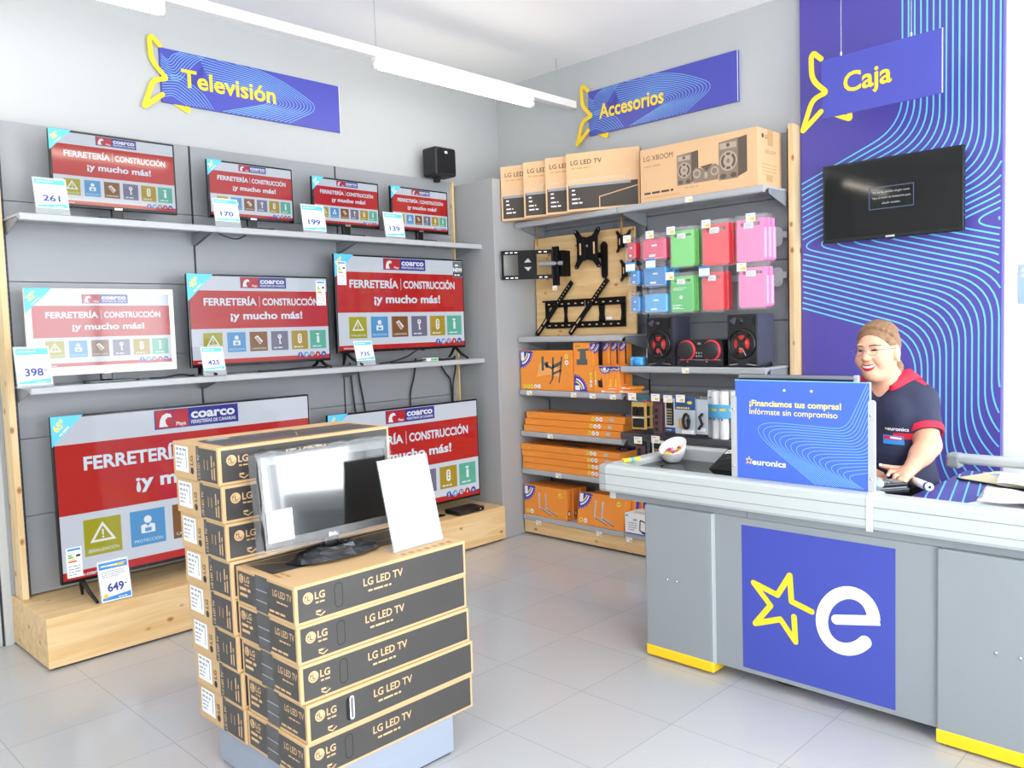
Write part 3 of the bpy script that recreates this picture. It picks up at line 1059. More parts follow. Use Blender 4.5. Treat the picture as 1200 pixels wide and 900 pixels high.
t = thing('wall_loudspeaker', 'small black loudspeaker mounted on top of the shelving near the corner', 'loudspeaker', (-4.80, 4.20, 2.75))
mb = MB()
mb.box(-.085, .075, -.105, .105, .012, .225, 'black_matte', .02, 3)
mb.build('cabinet', t)
mb = MB()
fr = Frame((.076, -.105, .01), (0, 1, 0), (0, 0, 1))
mb.prism(rrect(.018, .02, .192, .2, .02), fr, -.004, .006, 'black_plastic')
mb.rect(fr, .085, .165, .11, .182, .0065, 'paper')
mb.build('grille', t)
MB().box(-.06, -.02, -.02, .02, -.02, .014, 'black_matte', .003).build('mount_bracket', t)
# ================================================================== STACK OF BOXED TELEVISIONS ON A PEDESTAL
M('pedestal_grey', '98a1b0', .4, var=.02)
ZP = .15
t = thing('pedestal', 'low grey blue pedestal on the floor under the stacked television boxes', 'pedestal', (-2.625, 1.675, 0))
MB().box(-.315, .315, -.31, .31, .01, ZP, 'pedestal_grey', .002).build('body', t)
MB().box(-.305, .305, -.30, .30, 0, .01, 'upright_dark').build('foot', t)


def lg_mark(b, fr, x, y, r, h, ink, hole, words=True, rot=0.0):
    """round badge with two letters beside it"""
    b.disc(fr, x, y, r, h, ink, 20)
    b.line(fr, [(x - r * .1, y + r * .45), (x - r * .1, y - r * .35), (x + r * .3, y - r * .35)], r * .16, h + .0003, hole)
    b.disc(fr, x - r * .45, y + r * .25, r * .14, h + .0003, hole, 8)
    b.line(fr, [(x + r * .68 * math.cos(q), y + r * .68 * math.sin(q)) for q in [(-.1 - .35 * i) for i in range(14)]], r * .1, h + .0003, hole)


def box_front(b, fr, L_, h_, hole_open=False):
    m_ = .011
    b.rect(fr, m_, m_, L_ - m_, h_ - m_, .0006, 'box_black')
    K, A = 'kraft_ink', .0012
    lg_mark(b, fr, .048, h_ * .64, .019, A, K, 'box_black')
    b.text(fr, 'LG', .073, h_ * .57, .024, K, A, bold=.02)
    b.greek(fr, .075, h_ * .46, .045, .007, K, A)
    b.greek(fr, .075, h_ * .225, .032, .009, K, A, seed=3)
    b.line(fr, [(.075, h_ * .2), (.092, h_ * .13), (.109, h_ * .2)], .004, A, K)
    b.text(fr, 'LG LED TV', L_ * .36, h_ * .53, .027, K, A, w=.168, bold=.014)
    b.greek(fr, L_ * .385, h_ * .36, .13, .009, K, A, seed=8)
    sl = rrect(.148, h_ * .2, .178, h_ * .82, .014)
    if hole_open:
        b.poly(fr, sl, A, 'rubber')
        b.line(fr, rrect(.166, h_ * .22, .178, h_ * .8, .006), .006, A + .0004, 'paper', True)
    else:
        b.line(fr, sl, .0022, A, 'rubber', True)


def boxed_tv(kind, L_, D_, h_, hole_open=False):
    b = MB()
    b.box(-D_ / 2, D_ / 2, -L_ / 2, L_ / 2, 0.0006, h_ - .0006, 'kraft', .003, 2)
    fx = Frame((D_ / 2, -L_ / 2, 0), (0, 1, 0), (0, 0, 1))
    fy = Frame((-D_ / 2, -L_ / 2, 0), (1, 0, 0), (0, 0, 1))
    ft = Frame((-D_ / 2, -L_ / 2, h_ - .0006), (1, 0, 0), (0, 1, 0))
    box_front(b, fx, L_, h_, hole_open)
    K, A = 'kraft_ink', .0012
    if kind == 'front':
        b.rect(fy, .014, .012, D_ - .012, h_ - .012, .0006, 'box_black')
        lg_mark(b, fy, .038, h_ * .72, .016, A, K, 'box_black')
        b.text(fy, 'LG', .06, h_ * .66, .022, K, A, bold=.02)
        b.greek(fy, .025, h_ * .42, .075, .014, K, A, 2, 1.5, 5)
        b.greek(fy, .06, h_ * .57, .04, .006, K, A)
        b.rect(fy, .135, .004, .215, h_ - .004, .0009, 'tape')
        for q in (.3, .58):
            b.rect(fy, .138, h_ * q, .212, h_ * q + .004, .0014, 'ink_grey')
        b.text(fy, 'LG LED TV', D_ - .135, h_ * .60, .023, K, A, w=.118, bold=.014)
        b.greek(fy, D_ - .11, h_ * .45, .09, .007, K, A, seed=9)
        b.greek(fy, D_ - .16, h_ * .16, .14, .01, K, A, seed=10)
        b.rect(ft, .012, .03, .2, L_ - .012, .0006, 'box_black')
        b.line(ft, [(.03, .03), (.13, .2), (.13, L_ - .03)], .004, A, K)
        b.greek(ft, .21, .05, .06, .014, 'kraft_dark', A, 2)
        for i in range(7):
            b.rect(ft, D_ - .045, L_ * .62 + i * .036, D_ - .02, L_ * .62 + i * .036 + .02, A, 'kraft_dark')
    else:
        b.rect(fy, .022, .026, .13, h_ - .014, .0009, 'paper')
        b.greek(fy, .03, h_ - .03, .085, .012, 'ink_grey', .0013, 2, 1.6, 4)
        b.greek(fy, .03, h_ - .065, .05, .008, 'ink_grey', .0013, 3, 1.8, 6)
        b.rect(fy, .11, .04, .116, h_ - .03, .0013, 'ink_grey')
        b.disc(fy, .158, .036, .013, .0009, 'ink_dark', 14)
        b.text(fy, 'LG', .167, .056, .022, 'ink_dark', .0009, bold=.015, rot=PI / 2)
        b.rect(fy, .195, .008, D_ - .012, h_ - .010, .0006, 'box_black')
        b.text(fy, 'LG LED TV', .222, .014, .016, K, A, w=.085, bold=.01, rot=PI / 2)
        for q in (.255, .28):
            b.rect(fy, q, .05, q + .004, .085, A, K)
        b.greek(Frame(fy.p(.318, .02), fy.v, -fy.u), 0, 0, .085, .011, K, A, 2, 1.6, 5)
        b.rect(fy, .195, .004, .217, h_ - .004, .0010, 'tape')
        b.rect(ft, .12, .04, D_ - .03, L_ - .03, .0006, 'box_black')
        b.line(ft, [(.2, L_ - .03), (.2, L_ * .55), (.3, L_ * .48), (.3, .06)], .004, A, K)
        b.rect(ft, .1, .05, .15, L_ * .6, .0010, 'tape')
    return b


g = 'boxed televisions in the pedestal stack'
HF, HR = .1308, .1340
pos = ['bottom box of the front column, lying on the pedestal', 'second box up in the front column', 'middle box of the front column of five', 'fourth box up in the front column', 'top box of the front column, under the unboxed television']
first = None
for i in range(5):
    b = boxed_tv('front', .73, .385, HF, i == 1)
    dx, dy = (0, .006, .0, -.004, .002)[i], (0, .004, -.006, -.010, -.014)[i]
    b.build('television_box', None, 'LG LED TV box, ' + pos[i], 'box', g, None, (-2.4945 + dx, 1.717 + dy, ZP + i * HF), (0, .004, -.006, .003, -.004)[i])
names = ['bottom', 'second from the bottom', 'third from the bottom', 'fourth from the bottom', 'fifth from the bottom', 'third from the top', 'second from the top', 'topmost']
proto = None
for i in range(8):
    loc = (-2.8745 + (0, .003, 0, -.003, .004, 0, -.004, -.004)[i] , 1.712 - .0065 * i, ZP + i * HR)
    rz = (.0, .004, -.004, .0, .004, -.003, .004, .0)[i]
    lab = 'white labelled LG box, ' + names[i] + ' of the rear column of eight'
    if proto is None:
        proto = boxed_tv('rear', .73, .362, HR).build('television_box', None, lab, 'box', g, None, loc, rz)
    else:
        o = proto.copy()
        COL.objects.link(o)
        o.location, o.rotation_euler = loc, (0, 0, rz)
        o['label'] = lab

# unboxed television still in its clear wrapping
ZT = ZP + 5 * HF
t = tv('black LG television in clear wrapping standing on the front column of boxes', (-2.53, 1.645, ZT), RZ, .54, .325, .068, 'tv_black', None, bez=.010, advertised=False, group='televisions on display')
t['group'] = 'televisions on display'
t.rotation_euler = (-.085, 0, RZ)
fr = Frame((-.27 + .010, -.0012, .068 + .026), (1, 0, 0), (0, 0, 1))
M('screen_off', '0b0d0d', .10, spec=1.0, coat=1.0)
b = MB().rect(fr, 0, 0, .52, .325 - .036, 0, 'screen_off')
b.build('screen', t)
b = MB()
f2 = Frame((-.27, -.003, .068), (1, 0, 0), (0, 0, 1))
b.text(f2, 'LG', .27, .007, .010, 'white_ink', .0005, 'c', bold=.02)
b.disc(f2, .255, .012, .006, .0005, 'white_ink', 12)
b.build('brand_mark', t)
MB().box(-.258, -.16, -.0045, -.0015, .092, .20, 'paper').build('info_label', t)
# clear wrap: a loose thin bag around the set, gathered at the top and lower left
b = MB()
rw = random.Random(5)
NX, NZ = 22, 8
V = []
for i in range(NX + 1):
    for j in range(NZ + 1):
        x = -.278 + .556 * i / NX
        z = .058 + .343 * j / NZ
        edge = (j == NZ) or (i in (0, NX))
        V.append((x + (rw.uniform(-.004, .006) if edge else 0), -.008 - rw.uniform(0, .004), z + (rw.uniform(-.004, .008) if j == NZ else 0)))
b.add(V, [(i * (NZ + 1) + j, (i + 1) * (NZ + 1) + j, (i + 1) * (NZ + 1) + j + 1, i * (NZ + 1) + j + 1) for i in range(NX) for j in range(NZ) if j in (0, NZ - 1) or i in (0, NX - 1)], 'clear_bag', True)
V = []
for i in range(NX + 1):
    x = -.278 + .556 * i / NX
    for q in range(5):
        V.append((x, -.010 + .055 * q / 4, .398 + rw.uniform(0, .008)))
b.add(V, [(i * 5 + j, (i + 1) * 5 + j, (i + 1) * 5 + j + 1, i * 5 + j + 1) for i in range(NX) for j in range(4)], 'clear_bag', True)
for sx in (-1, 1):
    V = []
    for j in range(9):
        for q in range(5):
            V.append((sx * (.279 + rw.uniform(0, .012 if (j < 3 and sx < 0) else .004)), -.010 + .055 * q / 4, .05 + .348 * j / 8))
    b.add(V, [(i * 5 + j, (i + 1) * 5 + j, (i + 1) * 5 + j + 1, i * 5 + j + 1) for i in range(8) for j in range(4)], 'clear_bag', True)
b.build('clear_wrap', t)
# crumpled black bag around the foot
M('bag_black', '26282c', .2, spec=.7)
b = MB()
V, Fs = [], []
NA, NB = 26, 7
for i in range(NA):
    an = 2 * PI * i / NA
    for j in range(NB):
        q = j / (NB - 1)
        rr = .035 + .125 * q + rw.uniform(-.012, .012) * (q > .1)
        z = .030 * (1 - q) ** .7 + .004 + rw.uniform(0, .014) * (q > .15) * (q < .95)
        V.append((rr * 1.15 * math.cos(an), .0 + rr * .62 * math.sin(an), z))
for i in range(NA):
    for j in range(NB - 1):
        Fs.append((i * NB + j, i * NB + j + 1, ((i + 1) % NA) * NB + j + 1, ((i + 1) % NA) * NB + j))
b.add(V, Fs, 'bag_black')
b.build('foot_bag', t)

price_card('tall blank white poster card with a pale blue swoosh on the box stack', (-2.40, 1.905, ZT), RZ + .02, .232, .325, None, tilt=.24, lift=.006, style=2, group='price cards in clear holders')
# ================================================================== BACK WALL: accessory shelving
YB, YF = 4.925, 4.585
XL0, XL1, XR1 = -4.405, -3.436, -2.362


def lip_shelf(t, x0, x1, z, depth=None, yb=YB, name='shelf', thick=.042, mat='shelf_grey'):
    """steel shelf running along x, with a rounded front lip"""
    yf = YF if depth is None else yb - depth
    prof = [(yb, z), (yf + .006, z), (yf, z - .006), (yf, z - thick + .008), (yf + .008, z - thick), (yf + .03, z - thick), (yf + .03, z - thick + .01), (yf + .06, z - .014), (yb, z - .014)]
    s = MB()
    n = len(prof)
    V = [(x0 + .003, y, zz) for y, zz in prof] + [(x1 - .003, y, zz) for y, zz in prof]
    s.add(V, [tuple(range(n)), tuple(range(2 * n - 1, n - 1, -1))] + [(i, n + i, n + (i + 1) % n, (i + 1) % n) for i in range(n)], mat)
    o = s.build(name, t)
    for x in (x0 + .002, x1 - .006):
        V = []
        for dx in (0, .004):
            V += [(x + dx, yb, z - .016), (x + dx, yf + .07, z - .016), (x + dx, yf + .07, z - .045), (x + dx, yb - .03, z - .11), (x + dx, yb, z - .11)]
        MB().add(V, [(0, 1, 2, 3, 4), (9, 8, 7, 6, 5)] + [(i, (i + 1) % 5, 5 + (i + 1) % 5, 5 + i) for i in range(5)], 'shelf_dark').build('bracket', o)
    return o


def rail_tag(t, x, z, y=None, w=.052, h=.034, blue=False):
    y = (YF if y is None else y) - .002
    b = MB().box(x - w / 2, x + w / 2, y - .0015, y, z - h, z, 'paper')
    fr = Frame((x - w / 2, y - .0015, z - h), (1, 0, 0), (0, 0, 1))
    b.rect(fr, w * .5, h * .12, w * .92, h * .52, .0005, 'card_cyan' if blue else 'yellow_tag')
    b.greek(fr, w * .1, h * .7, w * .7, h * .12, 'ink_grey', .0005)
    return b.build('price_label', t)


PANZ = [.17, .55, .93, 1.31, 1.60, 1.98, 2.36, 2.76]
tL = thing('display_shelving', 'grey accessory shelving bay with the pine display board and orange boxes', 'shelving', (0, 0, 0), 0, 'accessory shelving bays')
tR = thing('display_shelving', 'grey accessory shelving bay with hanging cases and the stereo behind the counter', 'shelving', (0, 0, 0), 0, 'accessory shelving bays')
for t, a, b_ in ((tL, XL0, XL1), (tR, XL1, XR1)):
    for z0, z1 in zip(PANZ[:-1], PANZ[1:]):
        MB().box(a + .008, b_ - .008, YB, YB + .022, z0 + .002, z1 - .002, 'back_grey', .002).build('back_panel', t)
    MB().box(a - .006, a + .006, YB + .003, YB + .06, 0, 2.76, 'upright_dark').build('upright', t)
    # base: pine kickboard and floor feet
    MB().box(a, b_, 4.60, 4.618, .016, .118, 'pine_x', .002).build('kickboard', t)
    MB().box(a + .02, b_ - .02, 4.635, 4.66, 0, .10, 'upright_dark').build('base_foot', t)
MB().box(XR1 - .002, XR1 + .018, YB - .03, YB + .06, 0, 2.77, 'upright_dark').build('upright', tR)
MB().box(XR1 + .019, XR1 + .052, YB - .06, YB + .06, 0, 2.79, 'pine_z', .002).build('end_post', tR)
lip_shelf(tL, XL0, XL1, 2.402)
lip_shelf(tR, XL1, XR1, 2.402)
lip_shelf(tL, XL0, XL1, 1.534)
lip_shelf(tL, XL0, XL1, 1.128)
lip_shelf(tL, XL0, XL1, .810)
lip_shelf(tL, XL0, XL1, .518)
lip_shelf(tL, XL0, XL1, .158)
lip_shelf(tR, XL1, XR1, 1.318)
M('shelf_black', '4c4f53', .4)
lip_shelf(tR, XL1, XR1, .862, .36, mat='shelf_black')
lip_shelf(tR, XL1, XR1, .158)
for x, z in ((-4.30, 1.122), (-3.86, 1.122), (-3.686, 1.12), (-3.505, 1.12), (-4.10, .804), (-4.03, .512), (-4.244, .125), (-3.655, .13)):
    rail_tag(tL, x, z)
for x, z in ((-2.869, 2.397), (-2.915, 1.312), (-3.39, .128)):
    rail_tag(tR, x, z)

# ------------------------------------------------------------------ pine display board with wall mounts
t = thing('display_board', 'pine board with black television mounts standing on the accessory shelf', 'board', (-3.925, 4.80, 1.535))
MB().box(-.475, .475, 0, .018, 0, .755, 'ply_board', .002).build('board', t)
YM = 4.80
mb = MB()
for x in (-.45, .36):
    mb.box(x, x + .012, -.004, .0, .70, .86, 'kraft_dark')
mb.build('hanging_strap', t)


def plate(b, fr, outline, holes, h0, h1, m):
    """a flat steel plate; holes are shown as openings cut through with bridging strips left out"""
    b.prism(outline, fr, h0, h1, m)


M('mount_black', '070708', .55, spec=.25)
fm_ = Frame((0, YM, 0), (1, 0, 0), (0, 0, 1))
# full-motion mount swung out past the partition
t = thing('television_mount', 'black swivel arm television mount swung out past the left edge of the pine board', 'mount', (-4.09, 4.80, 2.0), 0, 'television mounts on the pine board')
b = MB()
P0, P1 = Vector((-.30, -.385, 0)), Vector((-.005, -.125, 0))       # plate ends in local xy
u = (P1 - P0).normalized()
fr = Frame(P0 + Vector((0, 0, -.035)), u, (0, 0, 1))
Lp = (P1 - P0).length
Hp = .215
for z in (0, Hp - .03):
    b.prism([(0, z), (Lp, z), (Lp, z + .03), (0, z + .03)], fr, -.012, .004, 'mount_black')
b.prism([(0, .0), (.018, .0), (.018, Hp), (0, Hp)], fr, -.003, .001, 'mount_black')
b.prism([(.125, .0), (.265, .0), (.265, Hp), (.125, Hp)], fr, -.003, .001, 'mount_black')
b.prism([(Lp - .02, .0), (Lp, .0), (Lp, Hp), (Lp - .02, Hp)], fr, -.003, .001, 'mount_black')
for x in (.03, .065, .10, .28, .32):
    for z in (.008, Hp - .02):
        b.rect(fr, x, z, x + .022, z + .008, .0046, 'chrome')
for z, s in ((.125, 1), (.09, -1)):
    b.poly(fr, [(.17, z), (.225, z), (.2, z + .03 * s)][::s], .0016, 'shelf_grey')
b.build('screen_plate', t)
b = MB()
b.box(-.02, .03, -.13, -.10, -.09, .20, 'mount_black', .003)
b.box(-.015, .05, -.098, 0, -.02, .17, 'mount_black', .003)
b.build('wall_plate', t)
b = MB()
b.tube([(-.09, -.20, .075), (-.01, -.134, .075), (.052, -.09, .075)], .017, 'shelf_dark', 8)
b.build('swing_arm', t)
b = MB()
b.box(-.018, .022, -.134, -.131, -.125, -.09, 'paper')
b.rect(Frame((-.018, -.134, -.125), (1, 0, 0), (0, 0, 1)), .018, .004, .034, .018, .0005, 'yellow_tag')
b.build('price_label', t)


def vesa(name, label, loc, s, arm=True):
    """X-shaped plate on a short tilting arm"""
    t = thing(name, label, 'mount', loc, 0, 'television mounts on the pine board')
    fr = Frame((0, -.06 * s, 0), (1, 0, 0), (0, 0, 1))
    half = [(.0, .085), (.05, .095), (.098, .15), (.122, .152), (.13, .13), (.105, .085), (.10, .0)]
    q = half + [(x, -z) for x, z in half[::-1]][1:]
    q = q + [(-x, z) for x, z in q[::-1]][1:-1]
    b = MB()
    b.prism([(x * s, z * s) for x, z in q], fr, -.006 * s, 0, 'mount_black')
    for x in (-.112, .112):
        for z in (-.137, .137):
            b.disc(fr, x * s, z * s, .006 * s, .0006, 'chrome', 8)
    for x in (-.075, .06):
        b.rect(fr, x * s, -.045 * s, (x + .016) * s, .045 * s, .0006, 'ply_board')
    b.disc(fr, 0, .02 * s, .011 * s, .0008, 'chrome', 12)
    b.line(fr, [(-.03 * s, -.08 * s), (-.02 * s, .0), (-.035 * s, .08 * s)], .006 * s, .002, 'black_matte')
    b.build('screen_plate', t)
    b = MB()
    b.box(-.03 * s, .03 * s, -.055 * s, -.01 * s, -.05 * s, .03 * s, 'mount_black', .006 * s)
    b.tube([(0, -.035 * s, -.04 * s), (.11 * s, -.03 * s, -.06 * s)], .022 * s, 'mount_black', 8)
    b.build('tilt_arm', t)
    b = MB()
    b.prism([(p[0] * s, p[1] * s) for p in fillet([(.105, -.22), (.125, -.24), (.15, -.22), (.155, .02), (.13, .05), (.1, .02)], .015, 3, True)], Frame((0, 0, 0), (1, 0, 0), (0, 0, 1)), .001, .022 * s, 'mount_black')
    b.build('wall_plate', t)
    return t


vesa('television_mount', 'black cross-shaped tilting television mount in the middle of the pine board', (-3.83, 4.798, 2.165), .95)
vesa('television_mount', 'small black mount at the top right of the pine board behind a red case', (-3.52, 4.798, 2.19), .52)
vesa('television_mount', 'small black mount on the pine board behind the blue and white price tag', (-3.49, 4.798, 1.985), .52)

t = thing('television_mount', 'long black flat television mount with two slanted bars across the pine board foot', 'mount', (-3.925, 4.798, 1.535), 0, 'television mounts on the pine board')
fr = Frame((-.37, -.012, .055), (1, 0, 0), (0, 0, 1))
b = MB()
Wm, Hm = .765, .215
b.prism([(0, 0), (Wm, 0), (Wm, .048), (0, .048)], fr, -.006, 0, 'mount_black')
b.prism([(0, Hm - .055), (Wm, Hm - .055), (Wm, Hm), (0, Hm)], fr, -.006, 0, 'mount_black')
b.prism([(-.02, Hm - .012), (Wm - .01, Hm - .012), (Wm - .01, Hm), (-.02, Hm)], fr, 0, .012, 'mount_black')
for x0, x1 in ((0, .04), (.185, .225), (.52, .58), (.72, Wm)):
    xm = (x0 + x1) / 2
    b.prism([(x0, .04), (x1, .04), (x1 - .008 if x1 < Wm else x1, .10), (x1, .17), (x0, .17), (x0 + .008 if x0 > 0 else x0, .10)], fr, -.006, 0, 'mount_black')
for i in range(11):
    b.rect(fr, .03 + i * .066, .018, .05 + i * .066, .027, .0006, 'ply_board')
    b.rect(fr, .03 + i * .066, Hm - .035, .05 + i * .066, Hm - .026, .0006, 'ply_board')
b.rect(fr, .395, .12, .40, Hm - .005, .002, 'chrome')
b.rect(fr, .59, .055, .645, .075, .0006, 'paper')
b.build('wall_rail', t)
for x in (.0, .335):
    b = MB()
    b.line(fr, [(x - .085, -.045), (x + .285, .345)], .034, .016, 'mount_black', depth=.012)
    for q in range(7):
        k = .62 + q * .05
        b.disc(fr, x - .085 + .37 * k, -.045 + .39 * k, .005, .0166, 'ply_board', 8)
    for k0, k1 in ((.04, .16), (.20, .30)):
        b.line(fr, [(x - .085 + .37 * k0, -.045 + .39 * k0), (x - .085 + .37 * k1, -.045 + .39 * k1)], .010, .0166, 'ply_board')
    b.build('screen_bar', t)

# ------------------------------------------------------------------ cartons on the top shelf
M('carton_peach', 'e3b98c', .6, var=.03)
M('carton_side', 'caa06d', .65)
M('carton_dark', '473f39', .5)
M('print_dark', '4b4038', .6)
ZS = 2.403


def upright_box(label, p0, ang, w=.55, d=.053, h=.40):
    """television carton standing on its long edge; p0 = its front left corner at shelf height"""
    b = MB().box(0, w, 0, d, 0, h, 'carton_peach', .003)
    fr = Frame((0, 0, 0), (1, 0, 0), (0, 0, 1))
    b.text(fr, 'LG LED TV', .035, h * .80, .032, 'print_dark', .0006, w=.225, bold=.01)
    b.greek(fr, .04, h * .725, .18, .014, 'carton_side', .0006, seed=3)
    b.rect(fr, .014, .016, w - .014, h * .45, .0006, 'carton_dark')
    b.line(fr, [(.24, .016), (.24, h * .22), (w - .014, h * .36)], .006, .001, 'carton_peach')
    b.rect(fr, .02, h * .41, w * .88, h * .455, .001, 'ink_grey')
    for i, q in enumerate((.35, .28, .20, .13)):
        b.greek(fr, .04, h * q, (.03, .035, .075, .10)[i], .014, 'white_ink', .0012, seed=7 + i)
    b.rect(fr, .01, h * .50, w * .9, h * .56, .0008, 'clear_bag')
    fl = Frame((0, d, 0), (0, -1, 0), (0, 0, 1))
    b.rect(fl, .012, .014, d - .012, h * .45, .0006, 'carton_dark')
    o = b.build('television_box', None, label, 'box', 'television boxes on the accessory shelf', None, (p0[0], p0[1], ZS), ang)
    return o


AN = .376
upright_box('upright LG LED TV carton nearest the partition on the top accessory shelf', (-4.40, 4.445), AN)
upright_box('second upright LG LED TV carton from the partition', (-4.185, 4.462), AN)
upright_box('third upright LG LED TV carton from the partition', (-3.985, 4.478), AN)
upright_box('upright LG LED TV carton leaning behind the stereo carton', (-3.80, 4.492), AN, .525)

t = thing('stereo_box', 'long kraft LG XBOOM carton with a printed stereo on the top accessory shelf', 'box', (-2.825, 4.75, ZS))
b = MB()
Wb, Db, Hb = .845, .30, .345
b.box(-Wb / 2, Wb / 2, -.15, .15, 0, Hb, 'carton_peach', .003)
fr = Frame((-Wb / 2, -.15, 0), (1, 0, 0), (0, 0, 1))
b.text(fr, 'LG XBOOM', .03, .265, .034, 'print_dark', .0006, w=.225, bold=.0)
b.greek(fr, .03, .225, .17, .014, 'carton_side', .0006, seed=2)
b.greek(fr, .03, .05, .30, .018, 'print_dark', .0006, seed=12)
b.greek(fr, .34, .05, .13, .012, 'carton_side', .0006, seed=13)
b.greek(fr, .03, .025, .36, .008, 'carton_side', .0006, seed=14)
M('print_mid', '8d7b6a', .6)
M('print_light', 'b9a592', .6)
M('print_deep', '5f5247', .6)
for x, y, s in ((.285, .075, .82), (.585, .065, 1.0)):
    b.poly(fr, [(x + .11 * s, y), (x + .19 * s, y + .03), (x + .19 * s, y + .245 * s), (x + .11 * s, y + .235 * s)], .0006, 'print_deep')
    b.poly(fr, [(x, y), (x + .13 * s, y), (x + .13 * s, y + .24 * s), (x, y + .23 * s)], .0009, 'print_mid')
    b.rect(fr, x + .008, y + .185 * s, x + .12 * s, y + .22 * s, .0012, 'print_light')
    b.disc(fr, x + .064 * s, y + .205 * s, .012 * s, .0015, 'print_deep', 10)
    b.disc(fr, x + .065 * s, y + .11 * s, .06 * s, .0012, 'print_light', 22)
    b.disc(fr, x + .065 * s, y + .11 * s, .050 * s, .0015, 'print_deep', 22)
    b.disc(fr, x + .065 * s, y + .11 * s, .034 * s, .0018, 'print_light', 18)
    for q in (1, -1):
        b.line(fr, [(x + .04 * s, y + (.11 + .05 * q) * s), (x + .065 * s, y + .11 * s), (x + .09 * s, y + (.11 + .05 * q) * s)], .012 * s, .0021, 'print_light')
    b.disc(fr, x + .065 * s, y + .11 * s, .014 * s, .0024, 'print_mid', 12)
    for q in (.03, .10):
        b.disc(fr, x + q * s, y + .022 * s, .022 * s, .0014, 'print_deep', 10, .016 * s)
b.poly(fr, [(.405, .075), (.58, .075), (.585, .155), (.56, .175), (.53, .165), (.495, .14), (.46, .16), (.42, .17), (.40, .15)], .0018, 'print_mid')
b.poly(fr, [(.455, .17), (.545, .178), (.50, .135)], .0021, 'print_deep')
for x in (.43, .555):
    b.disc(fr, x, .13, .028, .0021, 'print_light', 16)
    b.disc(fr, x, .13, .018, .0024, 'print_mid', 14)
b.rect(fr, .485, .095, .505, .13, .0024, 'print_light')
fx = Frame((Wb / 2, -.15, 0), (0, 1, 0), (0, 0, 1))
b.disc(fx, .06, .30, .014, .0006, 'print_dark', 14)
b.text(fx, 'LG', .085, .288, .022, 'print_dark', .0006, bold=.01)
b.text(fx, 'XBOOM', .15, .20, .024, 'print_mid', .0006, 'c', w=.14)
b.greek(fx, .05, .13, .19, .010, 'carton_side', .0006, 4, 2.0, 4)
b.rect(fx, .10, .035, .18, .07, .0006, 'carton_side')
b.rect(fx, .12, .25, .19, Hb, .0005, 'carton_side')
b.build('carton', t)

# ------------------------------------------------------------------ hanging soft cases on hooks
M('case_red', 'ee3f4a', .35)
M('case_crimson', 'd8384f', .35)
M('case_rose', 'e85079', .35)
M('case_green', '7bdc72', .35)
M('case_green_print', '57c96a', .35)
M('case_pink', 'f58ac0', .35)
M('case_pale_pink', 'fbc3e2', .35)
M('case_blue', '3e93d6', .35)
M('case_sky', '58b6ee', .35)
MB().box(XL1 + .03, XR1 - .01, YB - .03, YB - .006, 2.11, 2.15, 'shelf_grey', .003).build('hook_bar', tR)
MB().box(XL1 + .03, XR1 - .01, YB - .03, YB - .006, 1.86, 1.90, 'shelf_grey', .003).build('hook_bar', tR)
MB().box(XL1 + .03, XR1 - .50, YB - .03, YB - .006, 1.77, 1.795, 'shelf_grey', .003).build('hook_bar', tR)
for x, z in ((XR1 - .10, 2.13), (XR1 - .10, 1.88)):
    MB().prism(rrect(-.035, -.07, .035, .05, .03), Frame((x + .03, YB - .031, z), (1, 0, 0), (0, 0, 1)), 0, .006, 'shelf_grey').build('hook_plate', tR)


def hook(x, z, yf, tagx=True, blue=False):
    b = MB()
    for dz in (0, .022):
        b.tube([(x, YB - .03, z + dz), (x, yf + .01, z + dz + .004), (x, yf - .005, z + dz + .014)], .0028, 'wire', 6)
    b.tube([(x - .02, YB - .035, z - .01), (x - .02, YB - .035, z + .03), (x + .02, YB - .035, z + .03), (x + .02, YB - .035, z - .01)], .0028, 'wire', 6)
    o = b.build('hook', tR)
    if tagx:
        w, h = (.062, .05) if not blue else (.075, .065)
        b = MB().box(x - w / 2, x + w / 2, yf - .008, yf - .0065, z + .012 - h * .4, z + .012 + h * .6, 'paper')
        fr = Frame((x - w / 2, yf - .008, z + .012 - h * .4), (1, 0, 0), (0, 0, 1))
        if blue:
            b.rect(fr, 0, h * .8, w, h, .0005, 'card_blue')
            b.rect(fr, 0, 0, w, h * .12, .0005, 'card_cyan')
        else:
            b.rect(fr, w * .45, h * .12, w * .9, h * .5, .0005, 'yellow_tag')
            b.greek(fr, w * .1, h * .7, w * .7, h * .1, 'ink_grey', .0005)
        b.build('price_label', o)


